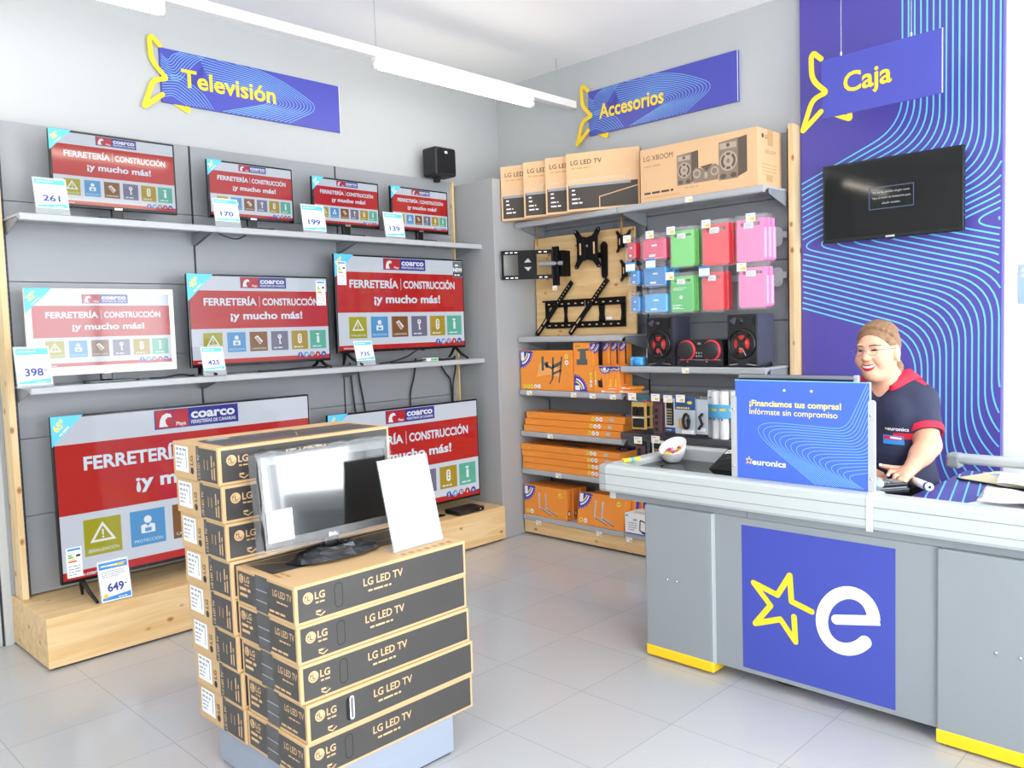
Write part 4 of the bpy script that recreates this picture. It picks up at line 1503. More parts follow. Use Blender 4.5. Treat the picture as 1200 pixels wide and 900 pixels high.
def hang_case(label, x0, x1, z0, z1, y, d, mat, side=None, style='case', group=None):
    """a padded slip case in a loose clear bag: body, cut-out handle strip with header label, bag"""
    t = thing('hanging_case', label, 'case', ((x0 + x1) / 2, y, z0), random.uniform(-.03, .03), group)
    W, H = x1 - x0, z1 - z0
    if style == 'case':
        b = MB()
        fr = Frame((-W / 2, 0, 0), (1, 0, 0), (0, 0, 1))
        body = rrect(0, 0, W, H * .86, .018)
        b.prism(body, fr, -d, 0, mat)
        if side:
            b.prism(rrect(.002, .002, W - .002, H * .855, .016), fr, -d * .8, -d * .25, side)
            b.box(W / 2 - .004, W / 2 + .0015, d * .3, d * .75, .02, H * .8, side)
        b.line(fr, [(.012, H * .84), (.012, H * .985), (W - .012, H * .985), (W - .012, H * .84)], .022, -.002, mat, depth=d * .7)
        b.build('body', t)
        b = MB().box(-W * .22, W * .14, -.004, -.001, H * .80, H * .95, 'paper', .002)
        f2 = Frame((-W * .22, -.004, H * .80), (1, 0, 0), (0, 0, 1))
        b.greek(f2, W * .04, H * .09, W * .25, H * .02, 'ink_grey', .0005, 3, 2.0)
        b.build('header_label', t)
    else:
        b = MB().box(-W / 2, W / 2, 0, d, 0, H, mat, min(.012, d * .3), 3)
        f2 = Frame((-W / 2, 0, 0), (1, 0, 0), (0, 0, 1))
        b.rect(f2, W * .42, H * .62, W * .64, H * .70, .0006, 'paper')
        b.rect(f2, W * .30, H * .14, W * .56, H * .24, .0006, 'paper')
        b.rect(f2, W * .08, H * .06, W * .9, H * .075, .0006, 'paper')
        b.build('body', t)
    # loose clear bag
    b = MB()
    rw2 = random.Random(int(abs(x0 * 1000 + z0 * 100)))
    nx, nz = 8, 6
    V = []
    for i in range(nx + 1):
        for j in range(nz + 1):
            V.append((-W / 2 - .006 + (W + .012) * i / nx, -.007 - rw2.uniform(0, .006), -.012 + (H + .045) * j / nz + (rw2.uniform(-.006, .006) if j in (0, nz) else 0)))
    b.add(V, [(i * (nz + 1) + j, (i + 1) * (nz + 1) + j, (i + 1) * (nz + 1) + j + 1, i * (nz + 1) + j + 1) for i in range(nx) for j in range(nz)], 'clear_bag', True)
    b.build('clear_bag', t)
    return t


Y0 = 4.60
big = [('green', -3.019, -2.845, 1.965, 2.185, 'case_green', None), ('red', -2.786, -2.60, 1.955, 2.20, 'case_red', None), ('pink', -2.549, -2.372, 1.958, 2.205, 'case_pink', 'case_pale_pink')]
for nm, a, c, z0, z1, m, sd in big:
    hook((a + c) / 2 - (.07 if nm == 'green' else .05 if nm == 'red' else -.02), z1 - .005, Y0 - .02)
    lab = {'green': 'plain green padded case hanging on the upper hook row', 'red': 'red padded case hanging on the upper hook row between the green and the pink', 'pink': 'pink padded case hanging on the upper hook row by the pine post'}[nm]
    hang_case(lab, a, c, z0, z1, Y0, .044, m, sd)
    for k in range(2):
        hang_case({'green': 'green', 'red': 'red', 'pink': 'pink'}[nm] + ' padded case hanging behind the front ' + nm + ' one on the upper row', a + .004 + .003 * k, c + .004 + .003 * k, z0 + .004, z1 + .003, Y0 + .047 + .05 * k, .046, m, sd, group='spare ' + nm + ' cases behind the front one, upper row')
low = [('green', -3.025, -2.855, 1.675, 1.895, 'case_green', None), ('red', -2.791, -2.64, 1.675, 1.905, 'case_red', None), ('pink', -2.536, -2.362, 1.682, 1.915, 'case_pink', 'case_pale_pink')]
for nm, a, c, z0, z1, m, sd in low:
    hook((a + c) / 2 - (.075 if nm == 'green' else .045 if nm == 'red' else .055), z1 - .005, Y0 - .02, True, nm == 'red')
    lab = {'green': 'green padded case with a printed face hanging on the lower hook row', 'red': 'red padded case hanging on the lower hook row behind a blue edged tag', 'pink': 'pink padded case with an oval white label on the lower hook row'}[nm]
    t = hang_case(lab, a, c, z0, z1, Y0, .044, m, sd)
    if nm == 'green':
        W, H = c - a, z1 - z0
        b = MB()
        f2 = Frame((-W / 2, -.0005, 0), (1, 0, 0), (0, 0, 1))
        b.poly(f2, rrect(.004, .006, W - .008, H * .82, .014), .0004, 'case_green_print')
        b.disc(f2, W * .45, H * .42, .012, .0008, 'paper', 12)
        b.greek(f2, W * .08, H * .17, W * .4, .009, 'paper', .0008, 2)
        b.rect(f2, W * .1, H * .08, W * .55, H * .095, .0008, 'paper')
        b.greek(f2, W * .1, H * .68, W * .6, .006, 'paper', .0008, 2)
        b.build('printed_face', t)
    hang_case(nm + ' padded case hanging behind the front ' + nm + ' one on the lower row', a + .006, c + .006, z0 + .003, z1 + .002, Y0 + .048, .046, m, sd)
small = [('small crimson case hanging first on the upper hook row', -3.373, -3.30, 2.045, 2.155, 'case_crimson', 0), ('wide rose red case hanging second on the upper hook row', -3.245, -3.06, 2.025, 2.165, 'case_rose', 0),
         ('small dark blue case hanging under the small crimson one', -3.352, -3.275, 1.87, 1.965, 'case_blue', 1), ('wide blue case hanging under the rose red one', -3.24, -3.06, 1.85, 1.975, 'case_blue', 1),
         ('small blue case on the lowest hook of the pine board side', -3.35, -3.275, 1.685, 1.79, 'case_blue', 2), ('wide pale blue case on the lowest hook row above the left speaker', -3.24, -3.055, 1.675, 1.80, 'case_sky', 2)]
for lab, a, c, z0, z1, m, row in small:
    hook((a + c) / 2 - .012, z1 + .005, Y0 - .02, row < 2, row == 1)
    hang_case(lab, a, c, z0, z1, Y0, .07, m, None, 'pouch')
    hang_case(lab.split(' hanging')[0].split(' on the')[0] + ' hanging behind the front one, ' + ('upper', 'middle', 'lowest')[row] + ' hook row', a + .004, c + .004, z0 + .002, z1, Y0 + .09, .07, m, None, 'pouch')

# ------------------------------------------------------------------ mini stereo on the right shelf
M('speaker_body', '1f2024', .3)
M('speaker_side', '4a4c5e', .5)
M('cone_red', 'e0352b', .35)
M('cone_dark', '2a2a2c', .45)
ZSR = 1.319


def stereo_speaker(label, x, flip):
    t = thing('stereo_speaker', label, 'loudspeaker', (x, 4.62, ZSR), 0, 'speakers of the mini stereo')
    W, H, D = .20, .325, .22
    b = MB()
    b.box(-W / 2, W / 2, .01, D, .004, H, 'speaker_side', .005)
    b.box(-W / 2, W / 2, -.004, .012, .004, H, 'speaker_body', .005)
    b.build('cabinet', t)
    fr = Frame((-W / 2, -.004, 0), (1, 0, 0), (0, 0, 1))
    b = MB()
    b.prism(rrect(.008, H - .075, W - .014, H - .012, .006), fr, 0, .006, 'black_plastic')
    b.prism([(.02, H - .04), (.055, H - .065), (.07, H - .02), (.05, H - .018)], fr, .006, .010, 'speaker_side')
    b.prism([(W - .075, H - .035), (W - .03, H - .062), (W - .026, H - .024)], fr, .006, .010, 'black_plastic')
    b.lathe([(.018, 0), (.014, .012), (.0, .014)], 'cone_dark', fr.p(W * .48, H - .043, .006), 'y', 16)
    b.build('tweeter', t)
    c = fr.p(W * .5, .145, 0)
    b = MB()
    b.lathe([(.092, 0), (.094, .012), (.084, .020), (.078, .010), (.076, .004)], 'black_plastic', c, 'y', 32)
    o = b.build('woofer', t)
    b = MB().lathe([(.076, .004), (.05, -.0005), (.044, .001)], 'cone_dark', c, 'y', 32)
    b.lathe([(.052, .003), (.030, .0015), (.028, .006), (.0, .010)], 'cone_red', c, 'y', 28)
    b.lathe([(.026, .006), (.016, .012), (.0, .014)], 'cone_dark', c, 'y', 20)
    b.build('cone', o)
    b = MB()
    f2 = Frame(c, (1, 0, 0), (0, 0, 1))
    for q in (1, -1):
        b.line(f2, [(-.045, .062 * q), (-.012, .012 * q), (.012, .012 * q), (.045, .062 * q)], .016, .016, 'black_plastic', depth=.005)
    b.line(f2, [(-.012, -.03), (.01, -.03), (.035, -.075)], .005, .018, 'chrome')
    b.disc(f2, 0, -.045, .013, .0175, 'cone_red', 14)
    b.build('grille_bars', o)
    b = MB()
    for s in (-1, 1):
        b.poly(fr, [(W * .5 + s * .03, .02), (W * .5 + s * .09, .012), (W * .5 + s * .09, .06), (W * .5 + s * .06, .052)][::s], .0008, 'rubber')
        b.line(fr, [(W * .5 + s * .03, .02), (W * .5 + s * .09, .012)], .004, .0014, 'chrome')
    b.build('bass_port', t)
    return t


stereo_speaker('black stereo speaker with red cone at the left of the mini stereo', -3.135, False)
stereo_speaker('black stereo speaker with red cone and grey side by the pine post', -2.53, True)
t = thing('stereo_unit', 'black mini stereo unit with two red ringed dials between its speakers', 'stereo', (-2.835, 4.62, ZSR))
b = MB()
pts = fillet([(-.165, 0), (.17, 0), (.172, .10), (.165, .168), (-.15, .168), (-.168, .09)], .012, 4, True)
b.prism(pts, Frame((0, 0, .004), (1, 0, 0), (0, 0, 1)), -.20, 0, 'speaker_body')
b.build('body', t)
for x in (-.09, .092):
    b = MB()
    c = Vector((x, 0, .105))
    b.lathe([(.066, -.002), (.064, .012), (.058, .016)], 'case_red', c, 'y', 28)
    b.lathe([(.059, .010), (.056, .026), (.048, .030), (.0, .029)], 'cone_dark', c, 'y', 28)
    b.build('dial', t)
b = MB()
fr = Frame((-.165, -.001, .004), (1, 0, 0), (0, 0, 1))
b.rect(fr, .135, .05, .195, .10, .001, 'rubber')
M('display_text', '9aa3aa', .4)
for i in range(3):
    for j in range(2):
        b.rect(fr, .142 + i * .018, .058 + j * .02, .152 + i * .018, .07 + j * .02, .0016, 'display_text')
b.poly(fr, [(.10, .155), (.23, .155), (.18, .12), (.155, .12)], .001, 'black_plastic')
b.rect(fr, .155, .138, .18, .15, .0016, 'display_text')
b.rect(fr, .02, .038, .32, .041, .001, 'chrome')
for x in (.08, .22):
    b.disc(fr, x, .028, .005, .0012, 'chrome', 8)
b.build('control_panel', t)
b = MB()
for a in (-.13, .13):
    b.lathe([(0, 0), (.014, 0), (.014, .005), (0, .005)], 'rubber', (a, .03, 0), 'z', 10)
b.build('feet', t)
t = thing('portable_speaker', 'small bright blue cube speaker at the left end of the stereo shelf', 'loudspeaker', (-3.325, 4.63, ZSR), .1)
MB().box(-.05, .05, -.02, .06, 0.001, .062, 'case_sky', .014, 4).build('body', t)
b = MB().lathe([(.028, 0), (.026, .004), (.0, .006)], 'case_blue', (0, -.0195, .03), 'y', 18)
b.build('grille', t)
t = thing('clear_pouch', 'crumpled clear plastic pouch behind the blue cube speaker', 'pouch', (-3.29, 4.74, ZSR))
b = MB()
rw3 = random.Random(2)
V = [((.05 * (1 - .3 * j / 4) * math.cos(i * PI / 4)) + rw3.uniform(-.006, .006), .022 * math.sin(i * PI / 4) + rw3.uniform(-.005, .005), .002 + .115 * j / 4) for j in range(5) for i in range(8)]
b.add(V, [(j * 8 + i, j * 8 + (i + 1) % 8, (j + 1) * 8 + (i + 1) % 8, (j + 1) * 8 + i) for j in range(4) for i in range(8)] + [tuple(range(32, 40))], 'white_plastic')
b.build('pouch_body', t)
cable('speaker_lead', 'short coiled black lead on the stereo shelf beside the right speaker', [(-2.425, 4.80, 1.326), (-2.40, 4.74, 1.33), (-2.385, 4.70, 1.345), (-2.395, 4.66, 1.33), (-2.41, 4.70, 1.326)], .007)

# ------------------------------------------------------------------ orange wall-mount boxes
M('box_orange', 'f7983a', .42, var=.03)
M('box_orange_light', 'fbb466', .45)
M('gear_blue', '2f44b8', .45)
M('print_steel', '59605f', .5)
M('print_silver', 'b9c4d4', .5)
M('badge_yellow', 'f4df45', .5)


def gear(b, fr, cx, cy, r, a0, a1, h, teeth=9):
    """sector of a toothed blue disc with white lettering arcs"""
    pts = [(cx, cy)]
    n = teeth * 4
    for i in range(n + 1):
        a = a0 + (a1 - a0) * i / n
        rr = r * (1.0 if (i % 4) in (1, 2) else .88)
        pts.append((cx + rr * math.cos(a), cy + rr * math.sin(a)))
    b.poly(fr, pts, h, 'gear_blue')
    for k, m in ((.72, 'white_ink'), (.56, 'badge_yellow')):
        q = [(cx + r * k * math.cos(a0 + (a1 - a0) * (.12 + .76 * i / 10)), cy + r * k * math.sin(a0 + (a1 - a0) * (.12 + .76 * i / 10))) for i in range(11)]
        b.line(fr, q, r * .09, h + .0003, m)


def badges(b, fr, x, y, r, n, vertical=False):
    for i in range(n):
        cx, cy = (x, y - i * r * 2.5) if vertical else (x + i * r * 2.3, y)
        b.disc(fr, cx, cy, r, .0006, 'badge_yellow' if i < n - 2 or n < 3 and i == 0 else 'paper', 14)
        b.disc(fr, cx, cy, r * .35, .0009, 'gear_blue' if i >= n - 2 else 'eu_green', 8)


def orange_big(b, W, H, D):
    b.box(0, W, 0, D, 0.001, H, 'box_orange', .003)
    fr = Frame((0, 0, 0), (1, 0, 0), (0, 0, 1))
    gear(b, fr, .004, H - .004, .135, -PI / 2, 0, .0006)
    b.rect(fr, .012, H - .075, .045, H - .012, .0012, 'paper')
    b.poly(fr, [(.17, .10), (.30, .12), (.42, .10), (.36, .20), (.2, .20)], .0005, 'box_orange_light')
    for pts, w_ in (((( .235, .15), (.235, .255)), .024), (((.275, .17), (.275, .215)), .03), (((.25, .20), (.33, .165)), .016), (((.33, .09), (.34, .25)), .018), (((.40, .10), (.425, .255)), .014), (((.33, .175), (.42, .21)), .026), (((.33, .125), (.42, .155)), .016), (((.30, .05), (.33, .09)), .012), (((.39, .06), (.40, .10)), .012)):
        b.line(fr, pts, w_, .0009, 'print_steel')
    badges(b, fr, .045, .028, .016, 5)
    badges(b, fr, W - .055, H - .045, .018, 2, True)
    return b


def orange_tall(b, W, H, D):
    b.box(0, W, 0, D, 0.001, H, 'box_orange', .003)
    fr = Frame((0, 0, 0), (1, 0, 0), (0, 0, 1))
    gear(b, fr, .004, .004, .125, 0, PI / 2, .0006)
    b.rect(fr, .012, .012, .055, .045, .0012, 'paper')
    b.rect(fr, .03, .195, .13, .235, .0009, 'print_steel')
    b.poly(fr, [(.06, .235), (.12, .235), (.115, .31), (.065, .31)], .0009, 'print_steel')
    b.line(fr, [(.04, .3), (.145, .305)], .014, .001, 'print_steel')
    badges(b, fr, W - .027, .13, .011, 4, True)
    b.greek(fr, .02, H - .03, .06, .012, 'eu_green', .0006)
    fx = Frame((W, 0, 0), (0, 1, 0), (0, 0, 1))
    gear(b, fx, .004, H - .004, .08, -PI / 2, 0, .0006, 7)
    gear(b, fr, W - .03, H - .004, .06, -PI / 2, 0, .0006, 6)
    return b


def orange_small(b, W, H, D):
    b.box(0, W, 0, D, 0.001, H, 'box_orange', .002)
    fr = Frame((0, 0, 0), (1, 0, 0), (0, 0, 1))
    gear(b, fr, W * .80, H - .004, .055, -PI, 0, .0006, 8)
    b.rect(fr, W * .68, H - .032, W * .86, H - .012, .0012, 'paper')
    b.poly(fr, [(W * .3, .04), (W * .62, .035), (W * .58, .085), (W * .52, .11), (W * .46, .085), (W * .28, .09)], .0009, 'black_matte')
    badges(b, fr, .013, H * .75, .008, 5, True)
    return b


ZB3 = 1.129
orange_big(MB(), .525, .30, .10).build('mount_box', None, 'wide orange wall mount box with a bracket picture beside the partition', 'box', 'orange mount boxes on the shelves', None, (-4.402, 4.598, ZB3), 0)
orange_tall(MB(), .185, .355, .06).build('mount_box', None, 'tall orange mount box with a grey bracket picture, next to the wide one', 'box', 'orange mount boxes on the shelves', None, (-3.868, 4.60, ZB3), 0)
for i, x in enumerate((-3.68, -3.605, -3.53)):
    b = MB().box(0, .066, 0, .06, .001, .355, 'box_orange', .002)
    fr = Frame((0, 0, 0), (1, 0, 0), (0, 0, 1))
    gear(b, fr, .004, .351, .066, -PI / 2, 0, .0006, 6)
    b.rect(fr, .05, .2, .064, .34, .0005, 'black_matte' if i else 'box_orange_light')
    b.build('mount_box', None, ('tall thin orange box, first spine right of the tall front box', 'tall thin orange box, middle of the three spines', 'tall thin orange box, last of the three spines')[i], 'box', 'orange mount boxes on the shelves', None, (x, 4.70, ZB3), 0)
orange_small(MB(), .125, .19, .05).build('mount_box', None, 'small orange box showing a black bracket in front of the tall spines', 'box', 'orange mount boxes on the shelves', None, (-3.675, 4.592, ZB3), 0)
for i in range(2):
    b = MB().box(0, .042, 0, .05, .001, .19, 'box_orange', .002)
    fr = Frame((0, 0, 0), (1, 0, 0), (0, 0, 1))
    gear(b, fr, .02, .186, .036, -PI, 0, .0006, 6)
    b.rect(fr, .006, .03, .014, .10, .0006, 'badge_yellow')
    b.build('mount_box', None, ('thin small orange box standing beside the black bracket box', 'thin small orange box standing at the end of the small row')[i], 'box', 'orange mount boxes on the shelves', None, (-3.545 + .046 * i, 4.60, ZB3), 0)


def flat_box(label, loc, L_, h_, d_, rz, detailed, grp):
    b = MB().box(0, L_, 0, d_, 0.001, h_ - .001, 'box_orange', .0025)
    fr = Frame((0, 0, 0), (1, 0, 0), (0, 0, 1))
    if detailed:
        badges(b, fr, L_ * .70, h_ * .5, h_ * .30, 3)
        b.rect(fr, L_ * .86, h_ * .3, L_ * .895, h_ * .72, .0006, 'print_silver')
        b.greek(fr, L_ * .07, h_ * .35, L_ * .06, h_ * .25, 'box_orange_light', .0006)
        ft = Frame((0, 0, h_ - .001), (1, 0, 0), (0, 1, 0))
        b.poly(ft, [(L_ * .35, d_ * .3), (L_ * .6, d_ * .2), (L_ * .62, d_ * .5), (L_ * .4, d_ * .6)], .0006, 'print_steel')
        gear(b, ft, L_ - .004, d_ - .004, d_ * .7, PI, 1.5 * PI, .0006)
    else:
        b.rect(fr, .02, h_ * .3, L_ - .02, h_ * .5, .0006, 'paper')
        b.rect(fr, .0, h_ * .2, .03, h_ * .8, .0008, 'paper')
    return b.build('mount_box', None, label, 'box', grp, None, loc, rz)


# little flat boxes at the right end of the orange shelf
for i in range(3):
    flat_box(('bottom', 'middle', 'top')[i] + ' one of three small flat orange boxes by the hanging packs', (-3.61 + .004 * i, 4.59 + .004 * i, ZB3 + .021 * i), .15, .021, .11, .05 * (i - 1), False, 'small flat orange boxes')
for i in range(2):
    flat_box(('lower', 'upper')[i] + ' one of two small flat orange boxes lying past the shelf end', (-3.445, 4.72, 1.1285 + .025 * i) if False else (-3.455, 4.60 + .02 * i, ZB3 + .024 * i), .10, .024, .12, -.12, False, 'small flat orange boxes')
for i in range(3):
    flat_box(('bottom', 'middle', 'top')[i] + ' long flat orange box of the three on the shelf below the mount boxes', (-4.375 + .012 * i, 4.588 + .004 * i, .811 + .0505 * i), .93, .05, .20, (.0, .004, .008)[i], True, 'long flat orange boxes, stack of three')
for i in range(4):
    flat_box(('bottom', 'second', 'third', 'top')[i] + ' long flat orange box of the four on the shelf beside the counter end', (-4.398 + (.0, .004, -.004, -.012)[i], 4.588, .519 + .0485 * i), .945, .048, .24, (.0, -.003, .003, .0)[i], True, 'long flat orange boxes, stack of four')


def leg_box(b, W, H, D):
    b.box(0, W, 0, D, .001, H, 'box_orange', .003)
    fr = Frame((0, 0, 0), (1, 0, 0), (0, 0, 1))
    gear(b, fr, .004, H - .004, .125, -PI / 2, 0, .0006)
    b.rect(fr, .010, H - .07, .042, H - .012, .0012, 'paper')
    for dx in (0, .065):
        b.line(fr, [(.16 + dx, H * .78), (.16 + dx, H * .30), (.27 + dx, H * .12)], .014, .0009, 'print_silver')
        b.line(fr, [(.168 + dx, H * .27), (.275 + dx, H * .10)], .006, .0012, 'print_steel')
    b.disc(fr, W - .06, H * .78, .018, .0006, 'badge_yellow', 16)
    b.line(fr, [(W - .068, H * .78), (W - .062, H * .755), (W - .050, H * .81)], .004, .0009, 'ink_dark')
    for i, m in enumerate(('badge_yellow', 'paper')):
        b.disc(fr, .038 + .042 * i, .032, .017, .0006, m, 14)
        b.disc(fr, .038 + .042 * i, .032, .006, .0009, 'gear_blue', 8)
    fx = Frame((W, 0, 0), (0, 1, 0), (0, 0, 1))
    for q in (.012, .05):
        if q + .03 < D:
            b.rect(fx, q, .03, q + .028, .07, .0006, 'ink_dark')
            b.rect(fx, q + .005, .036, q + .023, .064, .0009, 'paper')
    return b


ZB6 = .159
leg_box(MB(), .432, .235, .06).build('bracket_box', None, 'orange box showing grey shelf brackets, front one by the partition on the bottom shelf', 'box', 'orange bracket boxes on the bottom shelf', None, (-4.395, 4.59, ZB6), 0)
for i in range(2):
    leg_box(MB(), .432, .235, .07).build('bracket_box', None, ('orange box directly behind the front bracket box by the partition', 'rearmost orange bracket box in the row by the partition')[i], 'box', 'orange bracket boxes on the bottom shelf', None, (-4.385 + .012 * i, 4.655 + .075 * i, ZB6), 0)
t_ = leg_box(MB(), .425, .235, .06)
o = t_.build('bracket_box', None, 'orange box showing grey shelf brackets, leaning back, nearest the counter', 'box', 'orange bracket boxes on the bottom shelf', None, (-3.865, 4.585, ZB6 + .001), 0)
o.rotation_euler = (-.17, 0, 0)
for i in range(3):
    b = MB().box(0, .43, 0, .045, .001, .225, 'box_orange', .003)
    b.rect(Frame((.43, 0, 0), (0, 1, 0), (0, 0, 1)), .005, .15, .04, .2, .0006, 'gear_blue')
    o = b.build('bracket_box', None, ('orange box second in the leaning row by the white box', 'orange box third in the leaning row by the white box', 'orange box last in the leaning row by the white box')[i], 'box', 'orange bracket boxes on the bottom shelf', None, (-3.84 + .02 * i, 4.66 + .06 * i, ZB6 + .001), 0)
    o.rotation_euler = (-.17, 0, 0)
t = thing('floodlight_box', 'white box printed with a black floodlight at the foot of the counter', 'box', (-3.42, 4.575, ZB6))
b = MB().box(0, .235, 0, .16, .001, .142, 'paper', .002)
fr = Frame((0, 0, 0), (1, 0, 0), (0, 0, 1))
b.line(fr, fillet([(.125, .03), (.20, .015), (.205, .085), (.13, .105)], .01, 3, True), .009, .0006, 'black_matte', True)
b.line(fr, [(.14, .022), (.198, .01)], .012, .0009, 'black_matte')
b.text(fr, 'LED', .07, .095, .014, 'ink_dark', .0006, bold=.02)
b.greek(fr, .03, .075, .07, .008, 'ink_grey', .0006, 4, 2.0)
b.rect(fr, 0, .001, .235, .008, .0006, 'gear_blue')
b.rect(fr, .006, .12, .03, .134, .0006, 'card_cyan')
ft = Frame((0, 0, .142), (1, 0, 0), (0, 1, 0))
b.greek(ft, .05, .06, .12, .012, 'ink_grey', .0006, 2)
b.build('carton', t)

# ------------------------------------------------------------------ blister packs on the low hooks
for z in (1.145, .855):
    MB().box(XL1 + .03, -2.62, YB - .03, YB - .006, z - .02, z + .02, 'shelf_dark', .003).build('hook_bar', tR)
M('pack_tan', 'd9b463', .5)
M('pack_maroon', '5d4046', .35)
M('pack_silver', 'c3ced6', .3)
M('pack_navy', '2b5591', .4)
M('pack_teal', '2f7484', .4)
M('lead_red', 'd8322c', .4)
M('lead_yellow', 'ecc02e', .4)


def pack(label, x, z0, z1, y, w, mat, kind, group=None):
    t = thing('blister_pack', label, 'pack', (x, y, z0), 0, group)
    H = z1 - z0
    b = MB()
    fr = Frame((-w / 2, 0, 0), (1, 0, 0), (0, 0, 1))
    pts = rrect(0, 0, w, H, .006)
    b.prism(pts, fr, -.002, 0, mat)
    if kind == 'tan':
        b.rect(fr, 0, H * .86, w, H, .0005, 'pack_teal')
        b.disc(fr, w * .88, H * .89, w * .1, .0008, 'lead_red', 10)
        b.greek(fr, w * .08, H * .9, w * .5, H * .03, 'paper', .0008)
    elif kind == 'navy':
        b.rect(fr, 0, H * .66, w, H, .0005, 'pack_navy')
        b.disc(fr, w * .72, H * .86, w * .13, .0008, 'badge_yellow', 12, w * .07)
        for i in range(6):
            b.disc(fr, w * (.12 + .11 * i), H * .71, w * .045, .0008, 'badge_yellow', 8)
    elif kind == 'white':
        b.rect(fr, 0, 0, w, H * .14, .0005, 'pack_navy')
        b.greek(fr, w * .1, H * .05, w * .6, H * .03, 'paper', .0008)
    b.build('card', t)
    b = MB()
    if kind == 'tan':
        for s in (-.2, .2):
            b.box(w * s - w * .16, w * s + w * .16, -.022, -.002, H * .42, H * .72, 'black_plastic', .006)
        b.box(-w * .38, w * .34, -.014, -.002, H * .06, H * .34, 'black_matte', .004)
        b.box(-w * .38, w * .34, -.0145, -.002, H * .355, H * .385, 'paper')
    elif kind == 'maroon':
        b.box(-w * .4, w * .4, -.018, -.002, H * .05, H * .82, 'pack_maroon', .006)
        for i in range(4):
            b.disc(Frame((-w / 2, -.018, 0), (1, 0, 0), (0, 0, 1)), w * .42, H * (.15 + .17 * i), w * .16, .0006, 'black_plastic', 10)
    elif kind == 'white':
        b.box(-w * .3, w * .3, -.016, -.002, H * .2, H * .9, 'black_plastic', .006)
        f3 = Frame((-w / 2, -.016, 0), (1, 0, 0), (0, 0, 1))
        for i in range(6):
            for j in range(3):
                b.rect(f3, w * (.28 + .16 * j), H * (.26 + .08 * i), w * (.38 + .16 * j), H * (.3 + .08 * i), .0006, 'pack_tan' if i % 2 else 'button_grey')
    elif kind == 'navy':
        ring = [(w * .14 * math.cos(q * PI / 8) + w * .1, -.012 - .006 * (q % 2), H * .36 + H * .2 * math.sin(q * PI / 8)) for q in range(16)]
        b.tube(ring, w * .055, 'cable_black', 8, closed=True)
        for dx, m in ((-.22, 'lead_yellow'), (-.05, 'lead_red'), (.2, 'black_plastic')):
            b.tube([(w * dx, -.014, H * .16), (w * (dx - .05), -.016, H * .42)], w * .035, m, 6)
        b.box(-.02, .06, -.012, -.002, H * .02, H * .12, 'paper')
    elif kind == 'bag':
        b.tube([(-w * .2, -.014, H * .15), (w * .15, -.02, H * .3), (-w * .1, -.016, H * .5), (w * .15, -.014, H * .6)], w * .11, 'cable_black', 8)
        b.box(-w * .35, w * .3, -.008, -.002, H * .08, H * .18, 'paper')
    b.build('contents', t)
    hx = x - .02
    return t


YP = 4.50
for i in range(3):
    pack(('tan backed blister pack of black gadgets, front of its hook', 'tan backed blister pack, second on its hook', 'tan backed blister pack, third on its hook')[i], -3.226 + .012 * i, .905 + .002 * i, 1.115, YP + .05 * i, .12, 'pack_tan', 'tan', 'tan blister packs on one hook')
pack('narrow maroon blister pack hanging beside the tan ones', -3.07, .88, 1.12, YP, .085, 'pack_maroon', 'maroon')
pack('white blister pack with a black keypad and blue foot', -2.985, .90, 1.12, YP + .01, .085, 'paper', 'white')
pack('silver and navy pack of leads with red and yellow plugs', -2.87, .895, 1.13, YP, .15, 'pack_silver', 'navy')
pack('clear pack of black cable half behind the rolled leaflets', -2.755, .90, 1.12, YP + .01, .085, 'pack_silver', 'bag')
pack('dark blister pack hanging low just left of the sweets bowl', -3.21, .66, .825, YP, .085, 'black_matte', 'maroon')
pack('white blister pack with a dark keypad hanging low behind the sweets bowl', -3.08, .66, .84, YP, .09, 'paper', 'white')
for x, z in ((-3.27, 1.125), (-3.085, 1.125), (-2.99, 1.12), (-2.895, 1.125), (-2.76, 1.125), (-3.23, .835), (-3.09, .85)):
    b = MB()
    b.tube([(x + .02, YB - .03, z), (x + .02, YP - .01, z + .004), (x + .02, YP - .02, z + .012)], .0028, 'wire', 6)
    o = b.build('hook', tR)
    if x != -2.76:
        b = MB().box(x - .025, x + .04, YP - .026, YP - .0245, z - .025, z + .022, 'paper')
        fr = Frame((x - .025, YP - .026, z - .025), (1, 0, 0), (0, 0, 1))
        b.rect(fr, .028, .006, .055, .022, .0005, 'yellow_tag')
        b.greek(fr, .008, .034, .04, .005, 'ink_grey', .0005)
        b.build('price_label', o)

# banded bundle of rolled leaflets standing on the low shelf
g = 'white rolled leaflets in a blue band'
rolls = [(-2.77, 4.66, 'first'), (-2.715, 4.615, 'second'), (-2.655, 4.61, 'third'), (-2.60, 4.65, 'fourth'), (-2.69, 4.68, 'rear left'), (-2.635, 4.685, 'rear right')]
for x, y, q in rolls:
    r_ = .029
    b = MB()
    sp = [(r_ * (1 - .035 * i / 10) * math.cos(i * PI / 10 + 2), r_ * (1 - .035 * i / 10) * math.sin(i * PI / 10 + 2)) for i in range(34)]
    V = [(p[0], p[1], z) for z in (.002, .302) for p in sp]
    b.add(V, [(i, i + 1, 34 + i + 1, 34 + i) for i in range(33)], 'paper', True)
    b.lathe([(.018, .004), (.018, .300)], 'paper', (0, 0, 0), 'z', 14)
    b.lathe([(.0285, .304), (.018, .300), (0, .285)], 'paper', (0, 0, 0), 'z', 16)
    b.box(-.004, .004, -.030, -.0285, .12, .20, 'ink_blue')
    b.build('leaflet_roll', None, 'white rolled leaflet, ' + q + ' in the blue banded bundle', 'leaflet', g, None, (x, y, .863), 0)
M('band_blue', '5db4e6', .4)
b = MB()
ring = []
for i in range(40):
    a = 2 * PI * i / 40
    ring.append((-2.685 + .125 * math.cos(a), 4.648 + .076 * math.sin(a)))
